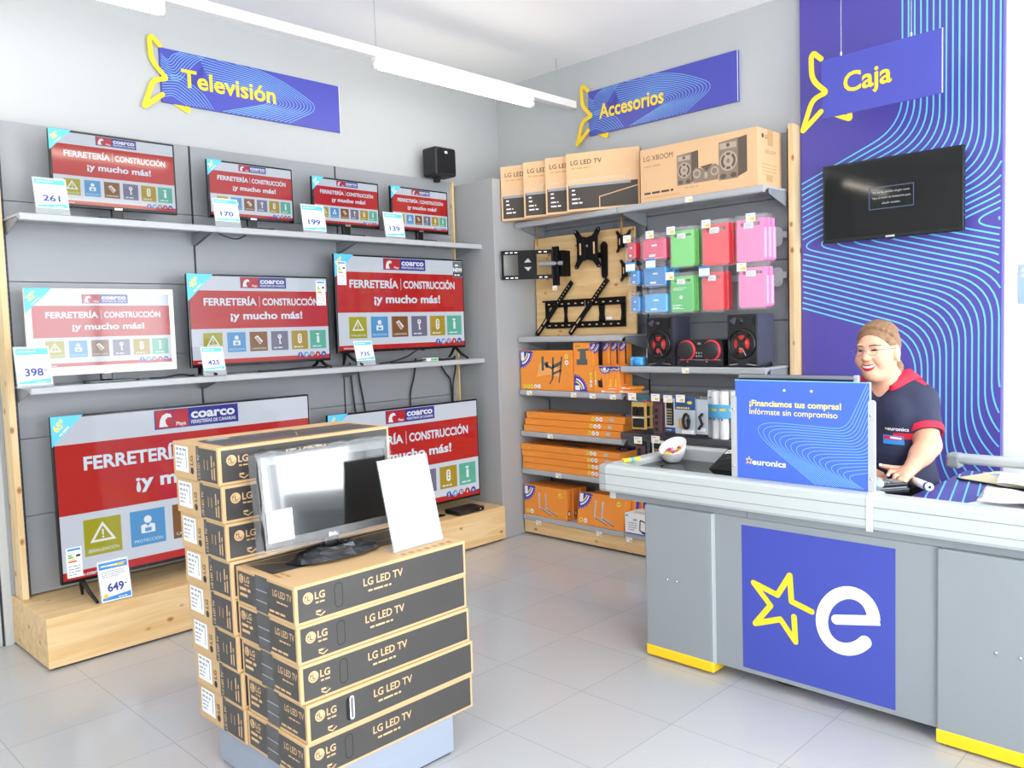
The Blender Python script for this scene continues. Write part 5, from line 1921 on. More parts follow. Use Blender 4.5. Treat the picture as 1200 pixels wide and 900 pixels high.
V = [(x, y, z) for z in (1.0, 1.085) for x, y in ring] + [(-2.685 + (x + 2.685) * 1.012, 4.648 + (y - 4.648) * 1.012, z) for z in (1.0, 1.085) for x, y in ring]
b.add(V, [(80 + i, 80 + (i + 1) % 40, 120 + (i + 1) % 40, 120 + i) for i in range(40)], 'band_blue', True)
b.add(V, [(i, 40 + i, 40 + (i + 1) % 40, (i + 1) % 40) for i in range(40)], 'band_blue', True)
for i in range(24, 38):
    if i % 3:
        a0, a1 = 2 * PI * i / 40, 2 * PI * (i + 1) / 40
        b.add([(-2.685 + .1275 * math.cos(a), 4.648 + .0777 * math.sin(a), z) for a in (a0, a1) for z in (1.045, 1.06)], [(0, 2, 3, 1)], 'yellow_tag')
b.build('paper_band', None, 'blue paper band with yellow print around the rolled leaflets', 'band')
# ================================================================== CHECKOUT COUNTER
M('counter_grey', '90969a', .38, var=.015)
M('counter_rim', 'c1c7c6', .35)
M('rim_groove', '8f9698', .5)
M('rim_cap', 'a3a8a8', .4)
M('counter_yellow', 'ffcf1c', .4)
M('counter_blue', '424eac', .4, var=.01)
M('black_glass', '060607', .04, spec=.4)
M('desk_grey', 'b0b5b7', .3)
tC = thing('checkout_counter', 'long grey checkout counter with a pale rim and a blue logo panel', 'counter', (-1.2, 3.5, 0))
OX, OY = -1.2, 3.5


def cb(name, x0, x1, y0, y1, z0, z1, m, bev=.004, parent=None, seg=2):
    return MB().box(x0 - OX, x1 - OX, y0 - OY, y1 - OY, z0, z1, m, bev, seg).build(name, parent or tC)


XE = .55                # right end, out of view
l1 = cb('pedestal_leg', -2.29, -1.925, 3.215, 3.70, .012, .745, 'counter_grey', .012, None, 3)
l2 = cb('pedestal_leg', -.985, XE, 3.215, 3.70, .012, .745, 'counter_grey', .006)
cb('kick_strip', -2.293, -1.922, 3.2125, 3.703, .010, .068, 'counter_yellow', .012, l1, 3)
cb('kick_strip', -.987, XE, 3.2125, 3.703, .010, .062, 'counter_yellow', .004, l2)
for l_, x in ((l1, -2.22), (l1, -2.0), (l2, -.93), (l2, .4)):
    MB().lathe([(0, 0), (.02, 0), (.02, .014), (0, .014)], 'rubber', (x - OX, 3.27 - OY, 0), 'z', 10).build('foot', l_)
for l_, xs in ((l1, (-2.165, -2.115)), (l2, (-.79, -.715))):
    b = MB()
    for x in xs:
        b.lathe([(0, .002), (.006, .001), (.006, -.002)], 'chrome', (x - OX, 3.214 - OY, .40), 'y', 10)
    b.build('screws', l_)
fp = cb('front_panel', -1.925, -.985, 3.235, 3.26, .055, .745, 'counter_grey', .002)
MB().box(-1.927 - OX, -1.919 - OX, 3.2155 - OY, 3.235 - OY, .055, .745, 'counter_rim').build('edge_highlight', fp)  # pale strip standing in for the highlight along the leg edge
# blue logo panel: a star drawn in one yellow stroke and a round white e
YP_ = 3.2335
b = MB().box(-1.787 - OX, -1.139 - OX, YP_ - OY, 3.235 - OY, .076, .713, 'counter_blue')
fr = Frame((-OX, YP_ - OY, 0), (1, 0, 0), (0, 0, 1))


def lp(x, y):
    v = onwall(720 + x * .4, 600 + y * .4, YP_)
    return (v.x, v.z)


star = [(578, 292), (519, 262), (514, 186), (478, 243), (408, 207), (458, 274), (413, 326), (487, 314), (531, 380), (527, 307)]
b.strokes(fr, [lp(*p) for p in star], .025, .0008, 'yellow')
ec, ex = lp(684, 320), []
for i in range(41):
    a = math.radians(2 + (312 - 2) * i / 40)
    p = (684 + 76 * math.cos(a), 319 - 83 * math.sin(a))
    ex.append(lp(*p))
b.line(fr, ex, .051, .0008, 'white_ink')
b.disc(fr, ex[-1][0], ex[-1][1], .0255, .0012, 'white_ink', 18)
b.line(fr, [lp(650, 315), lp(777, 318)], .040, .0011, 'white_ink')
b.disc(fr, *lp(650, 315), .020, .0015, 'white_ink', 16)
b.build('logo_panel', fp)
# apron under the rim, in two lengths
cb('apron', -2.50, -1.765, 3.238, 3.70, .745, .80, 'counter_grey', .003)
cb('apron', -1.763, XE, 3.238, 3.70, .745, .80, 'counter_grey', .003)
cb('apron_lip', -2.50, -2.47, 3.225, 3.24, .745, .80, 'counter_rim', .003)


def rim(name, prof, x0, x1, m):
    n = len(prof)
    V = [(x0 - OX, y - OY, z) for y, z in prof] + [(x1 - OX, y - OY, z) for y, z in prof]
    return MB().add(V, [tuple(range(n - 1, -1, -1)), tuple(range(n, 2 * n))] + [(i, (i + 1) % n, n + (i + 1) % n, n + i) for i in range(n)], m)


prof = [(3.275, .885), (3.275, .912), (3.262, .917), (3.215, .917), (3.20, .912), (3.193, .903), (3.192, .874), (3.195, .872), (3.192, .870), (3.191, .824), (3.195, .822), (3.191, .820), (3.193, .796), (3.203, .783), (3.222, .779), (3.24, .779), (3.24, .885)]
b = rim('r', prof, -2.50, XE, 'counter_rim')
b.build('front_rim', tC)
for z in (.872, .822):
    cb('rim_groove', -2.50, XE, 3.1915, 3.197, z - .0018, z + .0018, 'rim_groove', 0)
b = rim('r', [(y - .001, z + (.001 if z > .85 else -.001)) for y, z in prof], -2.537, -2.50, 'rim_cap')
b.build('rim_cap', tC)
cb('side_rim', -2.537, -2.455, 3.27, 3.765, .78, .9165, 'counter_rim', .012, None, 3)
cb('rear_rim', -2.455, -1.86, 3.695, 3.765, .80, .952, 'counter_rim', .012, None, 3)
cb('belt', -2.46, -1.20, 3.27, 3.70, .85, .886, 'black_glass', .001)
# deeper desk at the right of the cashier
cb('desk', -1.17, XE, 3.27, 4.24, .84, .868, 'desk_grey', .003)
cb('desk_support', -1.10, XE, 3.74, 4.20, .012, .838, 'counter_grey', .004)
rr_ = cb('desk_rim', -1.255, XE, 4.235, 4.31, .894, .938, 'counter_rim', .014, None, 3)
cb('rim_cap', -1.262, -1.20, 4.232, 4.313, .870, .941, 'rim_cap', .014, rr_, 3)
M('sheet_violet', '5d4fa6', .25)
b = MB()
fr = Frame((0, 0, .8682), (1, 0, 0), (0, 1, 0))
q = [(-1.165, 3.275), (-.905, 3.275), (-1.01, 3.97), (-1.10, 4.23), (-1.165, 4.23)]
b.prism([(x - OX, y - OY) for x, y in q], fr, 0, .001, 'sheet_violet')
fr = Frame((-OX, -OY, .8692), (1, 0, 0), (0, 1, 0))
for k in range(-3, 8):
    p0, p1 = (-.93 - .046 * k, 3.28), (-1.14 - .046 * k, 4.22)
    pts = dense([p0, p1], .01)
    run = []
    for x, y in pts:
        xr = -.905 - (y - 3.275) * .151 if y < 3.97 else -1.01 - (y - 3.97) * .346
        if -1.163 < x < xr - .004:
            run.append((x, y))
    if len(run) > 2:
        b.line(fr, run, .007, .0004, 'banner_line')
b.build('desk_reflection_sheet', tC)  # painted stripes stand in for the banner wall mirrored in the desk
# white strap over the rim
b = MB()
st = [(3.285, .919), (3.21, .9205), (3.192, .914), (3.187, .90), (3.187, .80), (3.187, .778)]
V = []
for y, z in st:
    V += [(-1.231 - OX, y - OY, z), (-1.206 - OX, y - OY, z)]
b.add(V, [(2 * i, 2 * i + 1, 2 * i + 3, 2 * i + 2) for i in range(len(st) - 1)], 'white_plastic')
V2 = [(x, y + .002, z - .002) for x, y, z in V]
b.add(V + V2, [(2 * i, 2 * i + 2, 12 + 2 * i + 2, 12 + 2 * i) for i in range(5)] + [(2 * i + 1, 13 + 2 * i, 13 + 2 * i + 2, 2 * i + 3) for i in range(5)], 'white_plastic')
b.build('rim_strap', tC)
cable('floor_cable', 'black cable sagging to the floor under the blue logo panel', [(-1.80, 3.40, .08), (-1.74, 3.36, .03), (-1.66, 3.34, .012), (-1.56, 3.36, .012), (-1.50, 3.42, .06)], .012)

# ------------------------------------------------------------------ blue finance sign standing on the rim
M('finance_blue', '486cd6', .4)
M('sign_yellow', 'ffee6e', .4)
t = thing('counter_sign', 'blue sign on the counter reading Financiamos tus compras in yellow', 'sign', (-1.532, 3.262, .9175))
Wf, Hf = .585, .43
b = MB().box(-Wf / 2, Wf / 2, 0, .006, 0, Hf, 'finance_blue', .001)
fr = Frame((-Wf / 2, 0, 0), (1, 0, 0), (0, 0, 1))
b.rect(fr, 0, Hf - .004, Wf, Hf, .0004, 'cyan_line')
b.rect(fr, Wf - .006, 0, Wf, Hf, .0006, 'paper')
b.text(fr, '¡Financiamos tus compras!', .068, .318, .026, 'sign_yellow', .0008, w=.40, bold=.024)
b.text(fr, 'Infórmate sin compromiso', .068, .282, .026, 'sign_yellow', .0008, w=.385, bold=.004)
b.text(fr, 'euronics', .078, .062, .026, 'white_ink', .0008, w=.155, bold=.022)
b.line(fr, fillet([(.0635, .095), (.060, .083), (.048, .085), (.057, .076), (.051, .064), (.063, .070), (.072, .063), (.070, .075), (.077, .083), (.066, .084)], .002, 2, True), .003, .0008, 'yellow', True)
for k in range(17):
    # contour lines: down from the top right, run left, turn round a nose and fall to the lower right
    x1 = Wf - .008
    top = (.572 + .0105 * k, Hf - .002)
    kn = (.487 + .0095 * k, .240 - .0095 * k)
    nose = (.012 + .0290 * k, .256 - .0128 * k)
    bot = (.372 + .0125 * k, -.004)
    pts = fillet([top, kn, nose, bot], [0, .05, .215 - .009 * k, 0], 12)
    clip_line(b, dense(pts, .006), .004, x1, .003, Hf - .003, .0022, .0006, 'cyan_line', fr)
b.build('sign_board', t)
for x in (.228, .345):
    MB().lathe([(0, .004), (.0055, .003), (.0055, 0)], 'white_plastic', fr.p(x, .388, 0), 'y', 12).build('screw', t)
for x in (-Wf / 2 - .006, Wf / 2 + .002):
    b = MB().prism(rrect(-.013, -.012, .013, .36, .012), Frame((x, -.002, .0), (1, 0, 0), (0, 0, 1)), -.012, .002, 'frame_alu')
    for z in (.05, .30):
        b.lathe([(0, .005), (.005, .004), (.005, 0)], 'chrome', (x, -.004, z), 'y', 10)
    b.build('clip_post', t)

t = thing('cash_monitor', 'dark grey till monitor hidden behind the blue counter sign', 'monitor', (-1.655, 3.50, .886), .02)
b = MB().box(-.275, .275, -.01, .02, .15, .468, 'black_matte', .006)
b.box(-.275, .275, -.014, -.008, .452, .468, 'shelf_dark', .003)
b.box(.255, .277, -.016, .0, .40, .472, 'frame_alu', .004)
b.build('screen', t)
b = MB().box(-.10, .10, -.05, .10, 0.0005, .014, 'black_matte', .005)
b.build('stand_base', t)
MB().box(-.025, .025, .0, .03, .012, .24, 'black_matte', .005).build('stand_neck', t)

# ------------------------------------------------------------------ things on the counter
t = thing('sweets_bowl', 'white slant-rimmed bowl of wrapped sweets on the black counter belt', 'bowl', (-2.375, 3.60, .8865))
b = MB()
nb = 32
prof = [(.0, .002), (.030, .002), (.034, .0), (.040, .006), (.056, .028), (.066, .055), (.070, .085)]
V, Fs = [], []
for k, (r_, h_) in enumerate(prof):
    for j in range(nb):
        a = 2 * PI * j / nb
        cut = 1 + (.45 * math.sin(a) * (h_ / .085) ** 2 if h_ > .02 else 0)
        V.append((r_ * math.cos(a), r_ * math.sin(a), h_ * (cut if h_ > .02 else 1)))
n0 = len(prof)
for k in range(n0 - 1, 0, -1):
    r_, h_ = prof[k]
    for j in range(nb):
        a = 2 * PI * j / nb
        cut = 1 + (.45 * math.sin(a) * (h_ / .085) ** 2 if h_ > .02 else 0)
        rr = max(0, r_ - .004)
        V.append((rr * math.cos(a), rr * math.sin(a), max(.008, h_ * (cut if h_ > .02 else 1) - (.0005 if k == n0 - 1 else 0))))
for k in range(2 * n0 - 2):
    for j in range(nb):
        Fs.append((k * nb + j, k * nb + (j + 1) % nb, (k + 1) * nb + (j + 1) % nb, (k + 1) * nb + j))
b.add(V, Fs, 'white_plastic', True)
b.build('bowl', t, None)
sw = random.Random(11)
cols = [('f06a8a', 'pink'), ('c9e03a', 'lime'), ('f3d54a', 'yellow'), ('f2a03c', 'orange'), ('fafafa', 'white'), ('9d4b6b', 'plum')]
for i, (hx, nm) in enumerate(cols):
    M('sweet_' + nm, hx, .3)
spots = [(-.03, .0, .05), (.0, -.025, .046), (.03, -.01, .05), (.02, .022, .062), (-.015, .03, .066), (-.035, .025, .062), (.0, .004, .058), (.038, .02, .06), (-.022, -.02, .047), (.012, .042, .074), (-.004, .02, .062), (.025, -.03, .046)]
for i, (x, y, z) in enumerate(spots):
    nm = cols[i % 6][1]
    b = MB()
    T = Matrix.Translation((0, 0, 0)) @ Matrix.Rotation(sw.uniform(0, 3), 4, 'Z') @ Matrix.Rotation(sw.uniform(-.4, .4), 4, 'Y')
    b.lathe([(.006, -.017), (.0025, -.011), (.009, -.007), (.010, 0), (.009, .007), (.0025, .011), (.006, .017)], 'sweet_' + nm, (0, 0, 0), 'x', 10, True, T)
    b.build('wrapped_sweet', None, nm + ' wrapped sweet in the white counter bowl' if i < 6 else nm + ' wrapped sweet lying deeper in the white counter bowl', 'sweet', 'sweets in the counter bowl', None, (-2.375 + x, 3.60 + y, .8865 + z - .004))

t = thing('label_printer', 'black wedge-shaped device with a white label on the rear counter rim beside the blue sign', 'device', (-2.02, 3.60, .8865), 0)
b = MB()
V = [(-.10, -.075, 0), (.11, -.075, 0), (.11, .075, 0), (-.10, .075, 0), (-.06, -.06, .045), (.11, -.06, .075), (.11, .075, .10), (-.07, .075, .09)]
b.add(V, [(3, 2, 1, 0), (4, 5, 6, 7), (0, 1, 5, 4), (1, 2, 6, 5), (2, 3, 7, 6), (3, 0, 4, 7)], 'black_matte')
b.build('housing', t)
b = MB()
f2 = Frame(V[4], (Vector(V[5]) - Vector(V[4])).normalized(), (Vector(V[7]) - Vector(V[4])).normalized())
b.prism([(.01, .06), (.075, .06), (.075, .10), (.01, .10)], f2, 0, .002, 'paper')
b.greek(f2, .02, .075, .045, .009, 'ink_dark', .0025)
b.build('label', t)
t = thing('gum_packet', 'small yellow and blue packet on the left corner of the counter rim', 'packet', (-2.452, 3.345, .917), 1.2)
b = MB().box(-.05, .05, -.013, .013, 0, .018, 'badge_yellow', .004)
b.box(-.012, .015, -.0135, .0135, -.0003, .0185, 'card_cyan', .004)
b.box(-.05, -.03, -.0135, .0135, -.0003, .0185, 'yellow', .004)
b.build('packet', t)

t = thing('card_terminal', 'black card terminal on the counter under the hand of the cashier', 'terminal', (-1.255, 3.43, .8865), -.6)
b = MB().box(-.05, .05, -.085, .085, 0.0005, .022, 'black_plastic', .006)
b.box(-.046, .046, -.08, .08, .026, .044, 'black_plastic', .006)
b.box(-.042, .042, -.075, .078, .020, .028, 'ink_grey', .002)
b.build('body', t)
b = MB().box(-.035, .035, .02, .065, .0435, .046, 'shelf_dark', .001)
b.build('screen', t)
b = MB()
for i in range(3):
    for j in range(4):
        b.box(-.033 + .024 * i, -.015 + .024 * i, -.065 + .02 * j, -.051 + .02 * j, .0435, .047, 'ink_grey', .001)
b.build('keys', t)
t = thing('barcode_scanner', 'pale grey handheld barcode scanner beside the right post of the blue sign', 'scanner', (-1.262, 3.36, .8865), .5)
M('scanner_grey', 'a9bccb', .3)
b = MB().lathe([(0, -.05), (.026, -.046), (.032, -.01), (.030, .03), (.022, .055), (0, .06)], 'scanner_grey', (0, 0, 0), 'y', 16, True, Matrix.Translation((0, 0, .05)) @ Matrix.Diagonal((1, 1, .72, 1)))
b.build('head', t)
b = MB().tube([(0, .02, .04), (0, .06, .03), (0, .11, .012)], [.017, .015, .011], 'scanner_grey', 10)
b.build('handle', t)
MB().box(-.022, .022, .046, .06, .038, .058, 'rubber', .003).build('window', t)
b = MB().lathe([(0, 0), (.04, 0), (.036, .012), (.014, .022), (0, .022)], 'scanner_grey', (0, 0, 0), 'z', 16)
b.build('foot', t)
t = thing('paper_roll', 'white paper roll with a dark end lying on the counter behind the forearm', 'paper roll', (-1.17, 3.60, .888), .75)
b = MB().lathe([(.006, -.085), (.017, -.085), (.017, .085), (.006, .085)], 'paper', (0, 0, .018), 'y', 16)
b.build('roll', t)
MB().lathe([(0, -.0), (.0185, 0), (.0185, -.012), (0, -.012)], 'ink_blue', (0, -.076, .018), 'y', 16).build('end_band', t)

# papers and wrapping on the right desk
rp = random.Random(21)


def crumpled(name, label, cat, c, w, d, rz, amp, mat, z0, print_fn=None, nx=18, ny=12, freq=2.2):
    b = MB()
    ph = [rp.uniform(0, 6) for _ in range(6)]
    cr, sr = math.cos(rz), math.sin(rz)
    V = []
    for i in range(nx + 1):
        for j in range(ny + 1):
            u, v = i / nx - .5, j / ny - .5
            x, y = w * u, d * v
            z = amp * (.5 + .28 * math.sin(u * freq * 3 + v * 4 + ph[0]) + .22 * math.sin(v * freq * 4 - u * 5 + ph[1]) + .15 * math.sin(u * 14 + ph[2]) * math.sin(v * 11 + ph[3]))
            z = max(0.001, z)
            V.append((x * cr - y * sr, x * sr + y * cr, z))
    Fs = [(i * (ny + 1) + j, (i + 1) * (ny + 1) + j, (i + 1) * (ny + 1) + j + 1, i * (ny + 1) + j + 1) for i in range(nx) for j in range(ny)]
    b.add(V, Fs, mat, True)
    if print_fn:
        print_fn(b, lambda u, v: V[int(round((u + .5) * nx)) * (ny + 1) + int(round((v + .5) * ny))])
    return b.build(name, None, label, cat, 'papers on the right desk', None, (c[0], c[1], z0))


M('magazine_cream', 'efe2b0', .35)
M('magazine_blue', '7fb3e8', .35)
M('magazine_pink', 'e06a8c', .35)
M('magazine_orange', 'ee9a45', .35)
M('print_red', 'e48a9a', .5)
M('wrap_paper', 'e9ebf0', .4)
t = thing('magazine', 'open colourful magazine under the white papers by the rear desk rim', 'magazine', (-.95, 4.06, .8702), -.35)
b = MB().prism(rrect(-.14, -.15, .22, .13, .02), Frame((0, 0, 0), (1, 0, 0), (0, 1, 0)), .001, .009, 'magazine_cream')
b.prism(rrect(-.145, -.155, .215, -.12, .01), Frame((0, 0, 0), (1, 0, 0), (0, 1, 0)), .0005, .006, 'black_matte')
fr = Frame((0, 0, .0092), (1, 0, 0), (0, 1, 0))
b.poly(fr, [(-.11, .02), (-.03, .0), (.0, .07), (-.08, .10)], .0004, 'magazine_blue')
b.poly(fr, [(.03, .02), (.10, .03), (.12, .09), (.04, .08)], .0004, 'magazine_pink')
b.poly(fr, [(.04, -.06), (.13, -.05), (.12, -.02), (.05, -.03)], .0004, 'magazine_orange')
b.poly(fr, [(-.01, .04), (.03, .05), (.02, .11), (-.02, .10)], .0008, 'shelf_grey')
b.build('pages', t)


def red_print(b, P):
    for k in range(9):
        p = Vector(P(-.3 + .05 * k, .28)) + Vector((0, 0, .004))
        b.add([p + Vector(q) for q in ((0, 0, 0), (.016, 0, .001), (.016, .014, .001), (0, .014, 0))], [(0, 1, 2, 3)], 'print_red')
    for k in range(5):
        p = Vector(P(-.25 + .055 * k, .12)) + Vector((0, 0, .004))
        b.add([p + Vector(q) for q in ((0, 0, 0), (.018, 0, .001), (.018, .008, .001), (0, .008, 0))], [(0, 1, 2, 3)], 'ink_grey')


crumpled('newspaper', 'large crumpled white newspaper with faint red print on the right desk', 'newspaper', (-.66, 3.95, .8692), .60, .46, .2, .05, 'paper', .881, red_print)
crumpled('wrapping_paper', 'crumpled pale wrapping paper in front of the newspaper', 'paper', (-.66, 3.55, .8692), .50, .34, .1, .06, 'wrap_paper', .871)
crumpled('loose_sheet', 'flat white sheet at the edge of the violet striped reflection sheet', 'paper', (-.84, 3.46, .8692), .20, .36, -.3, .012, 'paper', .8705)
crumpled('folded_leaflet', 'cream folded leaflet edge peeking out from below the newspaper', 'leaflet', (-.87, 3.74, .8692), .16, .08, -.4, .012, 'magazine_cream', .8705)

# wall television over the counter
t = tv('black wall television with a small framed message above the cashier', (-1.745, 4.862, 2.045), 0, .765, .452, 0, 'tv_black', None, bez=.012, advertised=False, group='televisions on display') if False else None
t = thing('television', 'black television on the blue wall panel showing a small framed message', 'television', (-1.745, 4.862, 2.045), 0, 'televisions on display')
MB().box(-.382, .382, 0, .03, 0, .452, 'tv_black', .004).build('casing', t)
MB().box(-.15, .15, .028, .092, .12, .34, 'black_matte', .006).build('wall_bracket', t)
fr = Frame((-.37, -.0012, .022), (1, 0, 0), (0, 0, 1))
M('menu_frame', '5b6f9a', .3, emit=.6)
M('menu_text', 'cfd6de', .3, emit=.7)
M('screen_black', '060606', .06, spec=.45)
b = MB().rect(fr, 0, 0, .74, .418, 0, 'screen_black')
b.line(fr, [(.26, .145), (.50, .145), (.50, .265), (.26, .265)], .005, .0004, 'menu_frame', True)
for i, s in enumerate(('No se ha añadido ningún canal.', 'Vaya al menú de instalación para', 'añadir canales.')):
    b.text(fr, s, .38, .232 - i * .031, .012, 'menu_text', .0004, 'c', w=(.20, .21, .10)[i], bold=.006)
b.build('screen', t)
b = MB().box(-.02, .03, -.003, .001, .003, .015, 'chrome', .001)
b.box(-.012, .022, -.004, .01, -.008, .001, 'black_plastic', .002)
b.build('badge', t)

# pale blue notice on the white wall past the panel
t = thing('wall_notice', 'pale blue notice on the white wall right of the violet panel', 'notice', (-1.135, 4.997, 1.645))
M('notice_blue', '9db8ee', .4)
b = MB().box(0, .30, -.004, 0, 0, .207, 'notice_blue')
fr = Frame((0, -.004, 0), (1, 0, 0), (0, 0, 1))
b.greek(fr, .015, .17, .25, .02, 'paper', .0005, 2, 1.5, 3)
b.build('notice_board', t)
# ================================================================== THE CASHIER
from mathutils.bvhtree import BVHTree


class Field:
    """signed distance volume built from blended round shapes, turned into one continuous surface"""

    def __init__(s, lo, hi, h):
        s.h = h
        s.lo = np.array(lo, dtype=np.float64)
        s.n = np.ceil((np.array(hi) - s.lo) / h).astype(int) + 1
        s.f = np.full(tuple(s.n), 1.0, dtype=np.float32)

    def block(s, lo, hi, pad):
        a = np.maximum(0, np.floor((np.array(lo) - pad - s.lo) / s.h).astype(int))
        b = np.minimum(s.n, np.ceil((np.array(hi) + pad - s.lo) / s.h).astype(int) + 1)
        if np.any(b <= a):
            return None
        sl = tuple(slice(x, y) for x, y in zip(a, b))
        g = [(s.lo[i] + s.h * np.arange(a[i], b[i])).astype(np.float32) for i in range(3)]
        X, Y, Z = np.meshgrid(*g, indexing='ij')
        return sl, X, Y, Z

    def blend(s, sl, d, k, op):
        a = s.f[sl]
        if op == 'add':
            hh = np.clip(.5 + .5 * (a - d) / k, 0, 1)
            s.f[sl] = a * (1 - hh) + d * hh - k * hh * (1 - hh)
        elif op == 'sub':
            hh = np.clip(.5 - .5 * (a + d) / k, 0, 1)
            s.f[sl] = a * (1 - hh) + (-d) * hh + k * hh * (1 - hh)

    def cap(s, a, b, ra, rb, k=.02, op='add', flat=False):
        a, b = np.array(a, float), np.array(b, float)
        R_ = max(ra, rb)
        q = s.block(np.minimum(a, b) - R_, np.maximum(a, b) + R_, k * 1.5 + 3 * s.h)
        if q is None:
            return
        sl, X, Y, Z = q
        ab = b - a
        L2 = max(1e-9, float(ab @ ab))
        t = np.clip(((X - a[0]) * ab[0] + (Y - a[1]) * ab[1] + (Z - a[2]) * ab[2]) / L2, 0, 1)
        d = np.sqrt((X - a[0] - t * ab[0]) ** 2 + (Y - a[1] - t * ab[1]) ** 2 + (Z - a[2] - t * ab[2]) ** 2) - (ra + (rb - ra) * t)
        if flat:
            n_ = ab / math.sqrt(L2)
            d = np.maximum(d, (X - b[0]) * n_[0] + (Y - b[1]) * n_[1] + (Z - b[2]) * n_[2])
        s.blend(sl, d, k, op)

    def ell(s, c, r, M3=None, k=.02, op='add'):
        c, r = np.array(c, float), np.array(r, float)
        m = float(max(r))
        q = s.block(c - m, c + m, k * 1.5 + 3 * s.h)
        if q is None:
            return
        sl, X, Y, Z = q
        X, Y, Z = X - c[0], Y - c[1], Z - c[2]
        if M3 is not None:
            A = np.array(M3)
            X, Y, Z = A[0, 0] * X + A[1, 0] * Y + A[2, 0] * Z, A[0, 1] * X + A[1, 1] * Y + A[2, 1] * Z, A[0, 2] * X + A[1, 2] * Y + A[2, 2] * Z
        k0 = np.sqrt((X / r[0]) ** 2 + (Y / r[1]) ** 2 + (Z / r[2]) ** 2)
        k1 = np.sqrt((X / r[0] ** 2) ** 2 + (Y / r[1] ** 2) ** 2 + (Z / r[2] ** 2) ** 2)
        d = k0 * (k0 - 1) / np.maximum(k1, 1e-6)
        s.blend(sl, d, k, op)

    def cut(s, p, n):
        """remove everything on the side the normal points to"""
        n = np.array(n, float) / np.linalg.norm(n)
        g = [(s.lo[i] + s.h * np.arange(s.n[i])).astype(np.float32) for i in range(3)]
        d = (g[0][:, None, None] - p[0]) * n[0] + (g[1][None, :, None] - p[1]) * n[1] + (g[2][None, None, :] - p[2]) * n[2]
        s.f = np.maximum(s.f, d.astype(np.float32))

    def surface(s):
        f = s.f
        ins = f < 0
        c = [ins[i:ins.shape[0] - 1 + i, j:ins.shape[1] - 1 + j, k:ins.shape[2] - 1 + k] for i in (0, 1) for j in (0, 1) for k in (0, 1)]
        al = np.logical_and.reduce(c)
        an = np.logical_or.reduce(c)
        cells = np.argwhere(an & ~al)
        idx = -np.ones(an.shape, dtype=np.int64)
        idx[tuple(cells.T)] = np.arange(len(cells))
        acc = np.zeros((len(cells), 3))
        cnt = np.zeros(len(cells))
        cor = [np.array((i, j, k)) for i in (0, 1) for j in (0, 1) for k in (0, 1)]
        for a in range(8):
            for b in range(a + 1, 8):
                if np.abs(cor[a] - cor[b]).sum() != 1:
                    continue
                fa, fb = f[tuple((cells + cor[a]).T)], f[tuple((cells + cor[b]).T)]
                m = (fa < 0) != (fb < 0)
                t = np.where(m, fa / np.where(m, fa - fb, 1), 0)
                p = cor[a] + t[:, None] * (cor[b] - cor[a])
                acc[m] += p[m]
                cnt[m] += 1
        V = s.lo + s.h * (cells + acc / cnt[:, None])
        Fs = []
        for ax in range(3):
            o = [0, 0, 0]
            o[ax] = 1
            sa = tuple(slice(0, f.shape[i] - o[i]) for i in range(3))
            sb = tuple(slice(o[i], f.shape[i]) for i in range(3))
            ch = ins[sa] != ins[sb]
            E = np.argwhere(ch)
            u, v = (ax + 1) % 3, (ax + 2) % 3
            ok = (E[:, u] > 0) & (E[:, v] > 0) & (E[:, u] < f.shape[u] - 1) & (E[:, v] < f.shape[v] - 1)
            E = E[ok]
            du, dv = np.zeros(3, int), np.zeros(3, int)
            du[u], dv[v] = 1, 1
            q = [idx[tuple((E - du - dv).T)], idx[tuple((E - dv).T)], idx[tuple(E.T)], idx[tuple((E - du).T)]]
            flip = ~ins[tuple(E.T)]
            Q = np.stack(q, 1)
            Q[flip] = Q[flip][:, ::-1]
            Fs.append(Q)
        return V, np.concatenate(Fs)


def to_obj(V, Fq, name, mat, parent, mi=None, mats=None, sm=2):
    if sm:
        # a light smoothing pass to remove the grid steps
        for _ in range(sm):
            acc = np.zeros_like(V)
            cnt = np.zeros(len(V))
            for a, b in ((0, 1), (1, 2), (2, 3), (3, 0)):
                np.add.at(acc, Fq[:, a], V[Fq[:, b]])
                np.add.at(acc, Fq[:, b], V[Fq[:, a]])
                np.add.at(cnt, Fq[:, a], 1)
                np.add.at(cnt, Fq[:, b], 1)
            V = V * .5 + .5 * acc / np.maximum(cnt, 1)[:, None]
    me = bpy.data.meshes.new(name)
    me.from_pydata([tuple(v) for v in V], [], [tuple(int(i) for i in q) for q in Fq])
    for m in (mats or [mat]):
        me.materials.append(MATS[m])
    if mi is not None:
        me.polygons.foreach_set('material_index', mi(V, Fq))
    me.polygons.foreach_set('use_smooth', [True] * len(me.polygons))
    me.update()
    o = bpy.data.objects.new(name, me)
    COL.objects.link(o)
    if parent:
        o.parent = parent
    return o, V


skm = M('skin', 'e9b091', .45, spec=.4, var=.05, scale=25)
skm.node_tree.nodes['Principled BSDF'].inputs['Subsurface Weight'].default_value = .12
skm.node_tree.nodes['Principled BSDF'].inputs['Subsurface Radius'].default_value = (.012, .006, .004)
M('hair', '8a6748', .5, var=.55, scale=110)
M('polo_navy', '2a2f4a', .75, var=.10, scale=90)
M('polo_red', 'd5203f', .7, var=.06, scale=90)
M('trouser', '272b3c', .8)
M('lip_red', 'c8303c', .35)
M('tooth', 'fbf8f2', .25)
M('eye_dark', '2b1d18', .3)
M('brow', '6b4a35', .6)
M('glasses_frame', '8d6a7c', .3, metal=.4)
M('nail', 'f3f1f2', .2)


def W(px, py, y):
    v = onwall(px, py, y)
    return np.array((v.x, v.y, v.z))


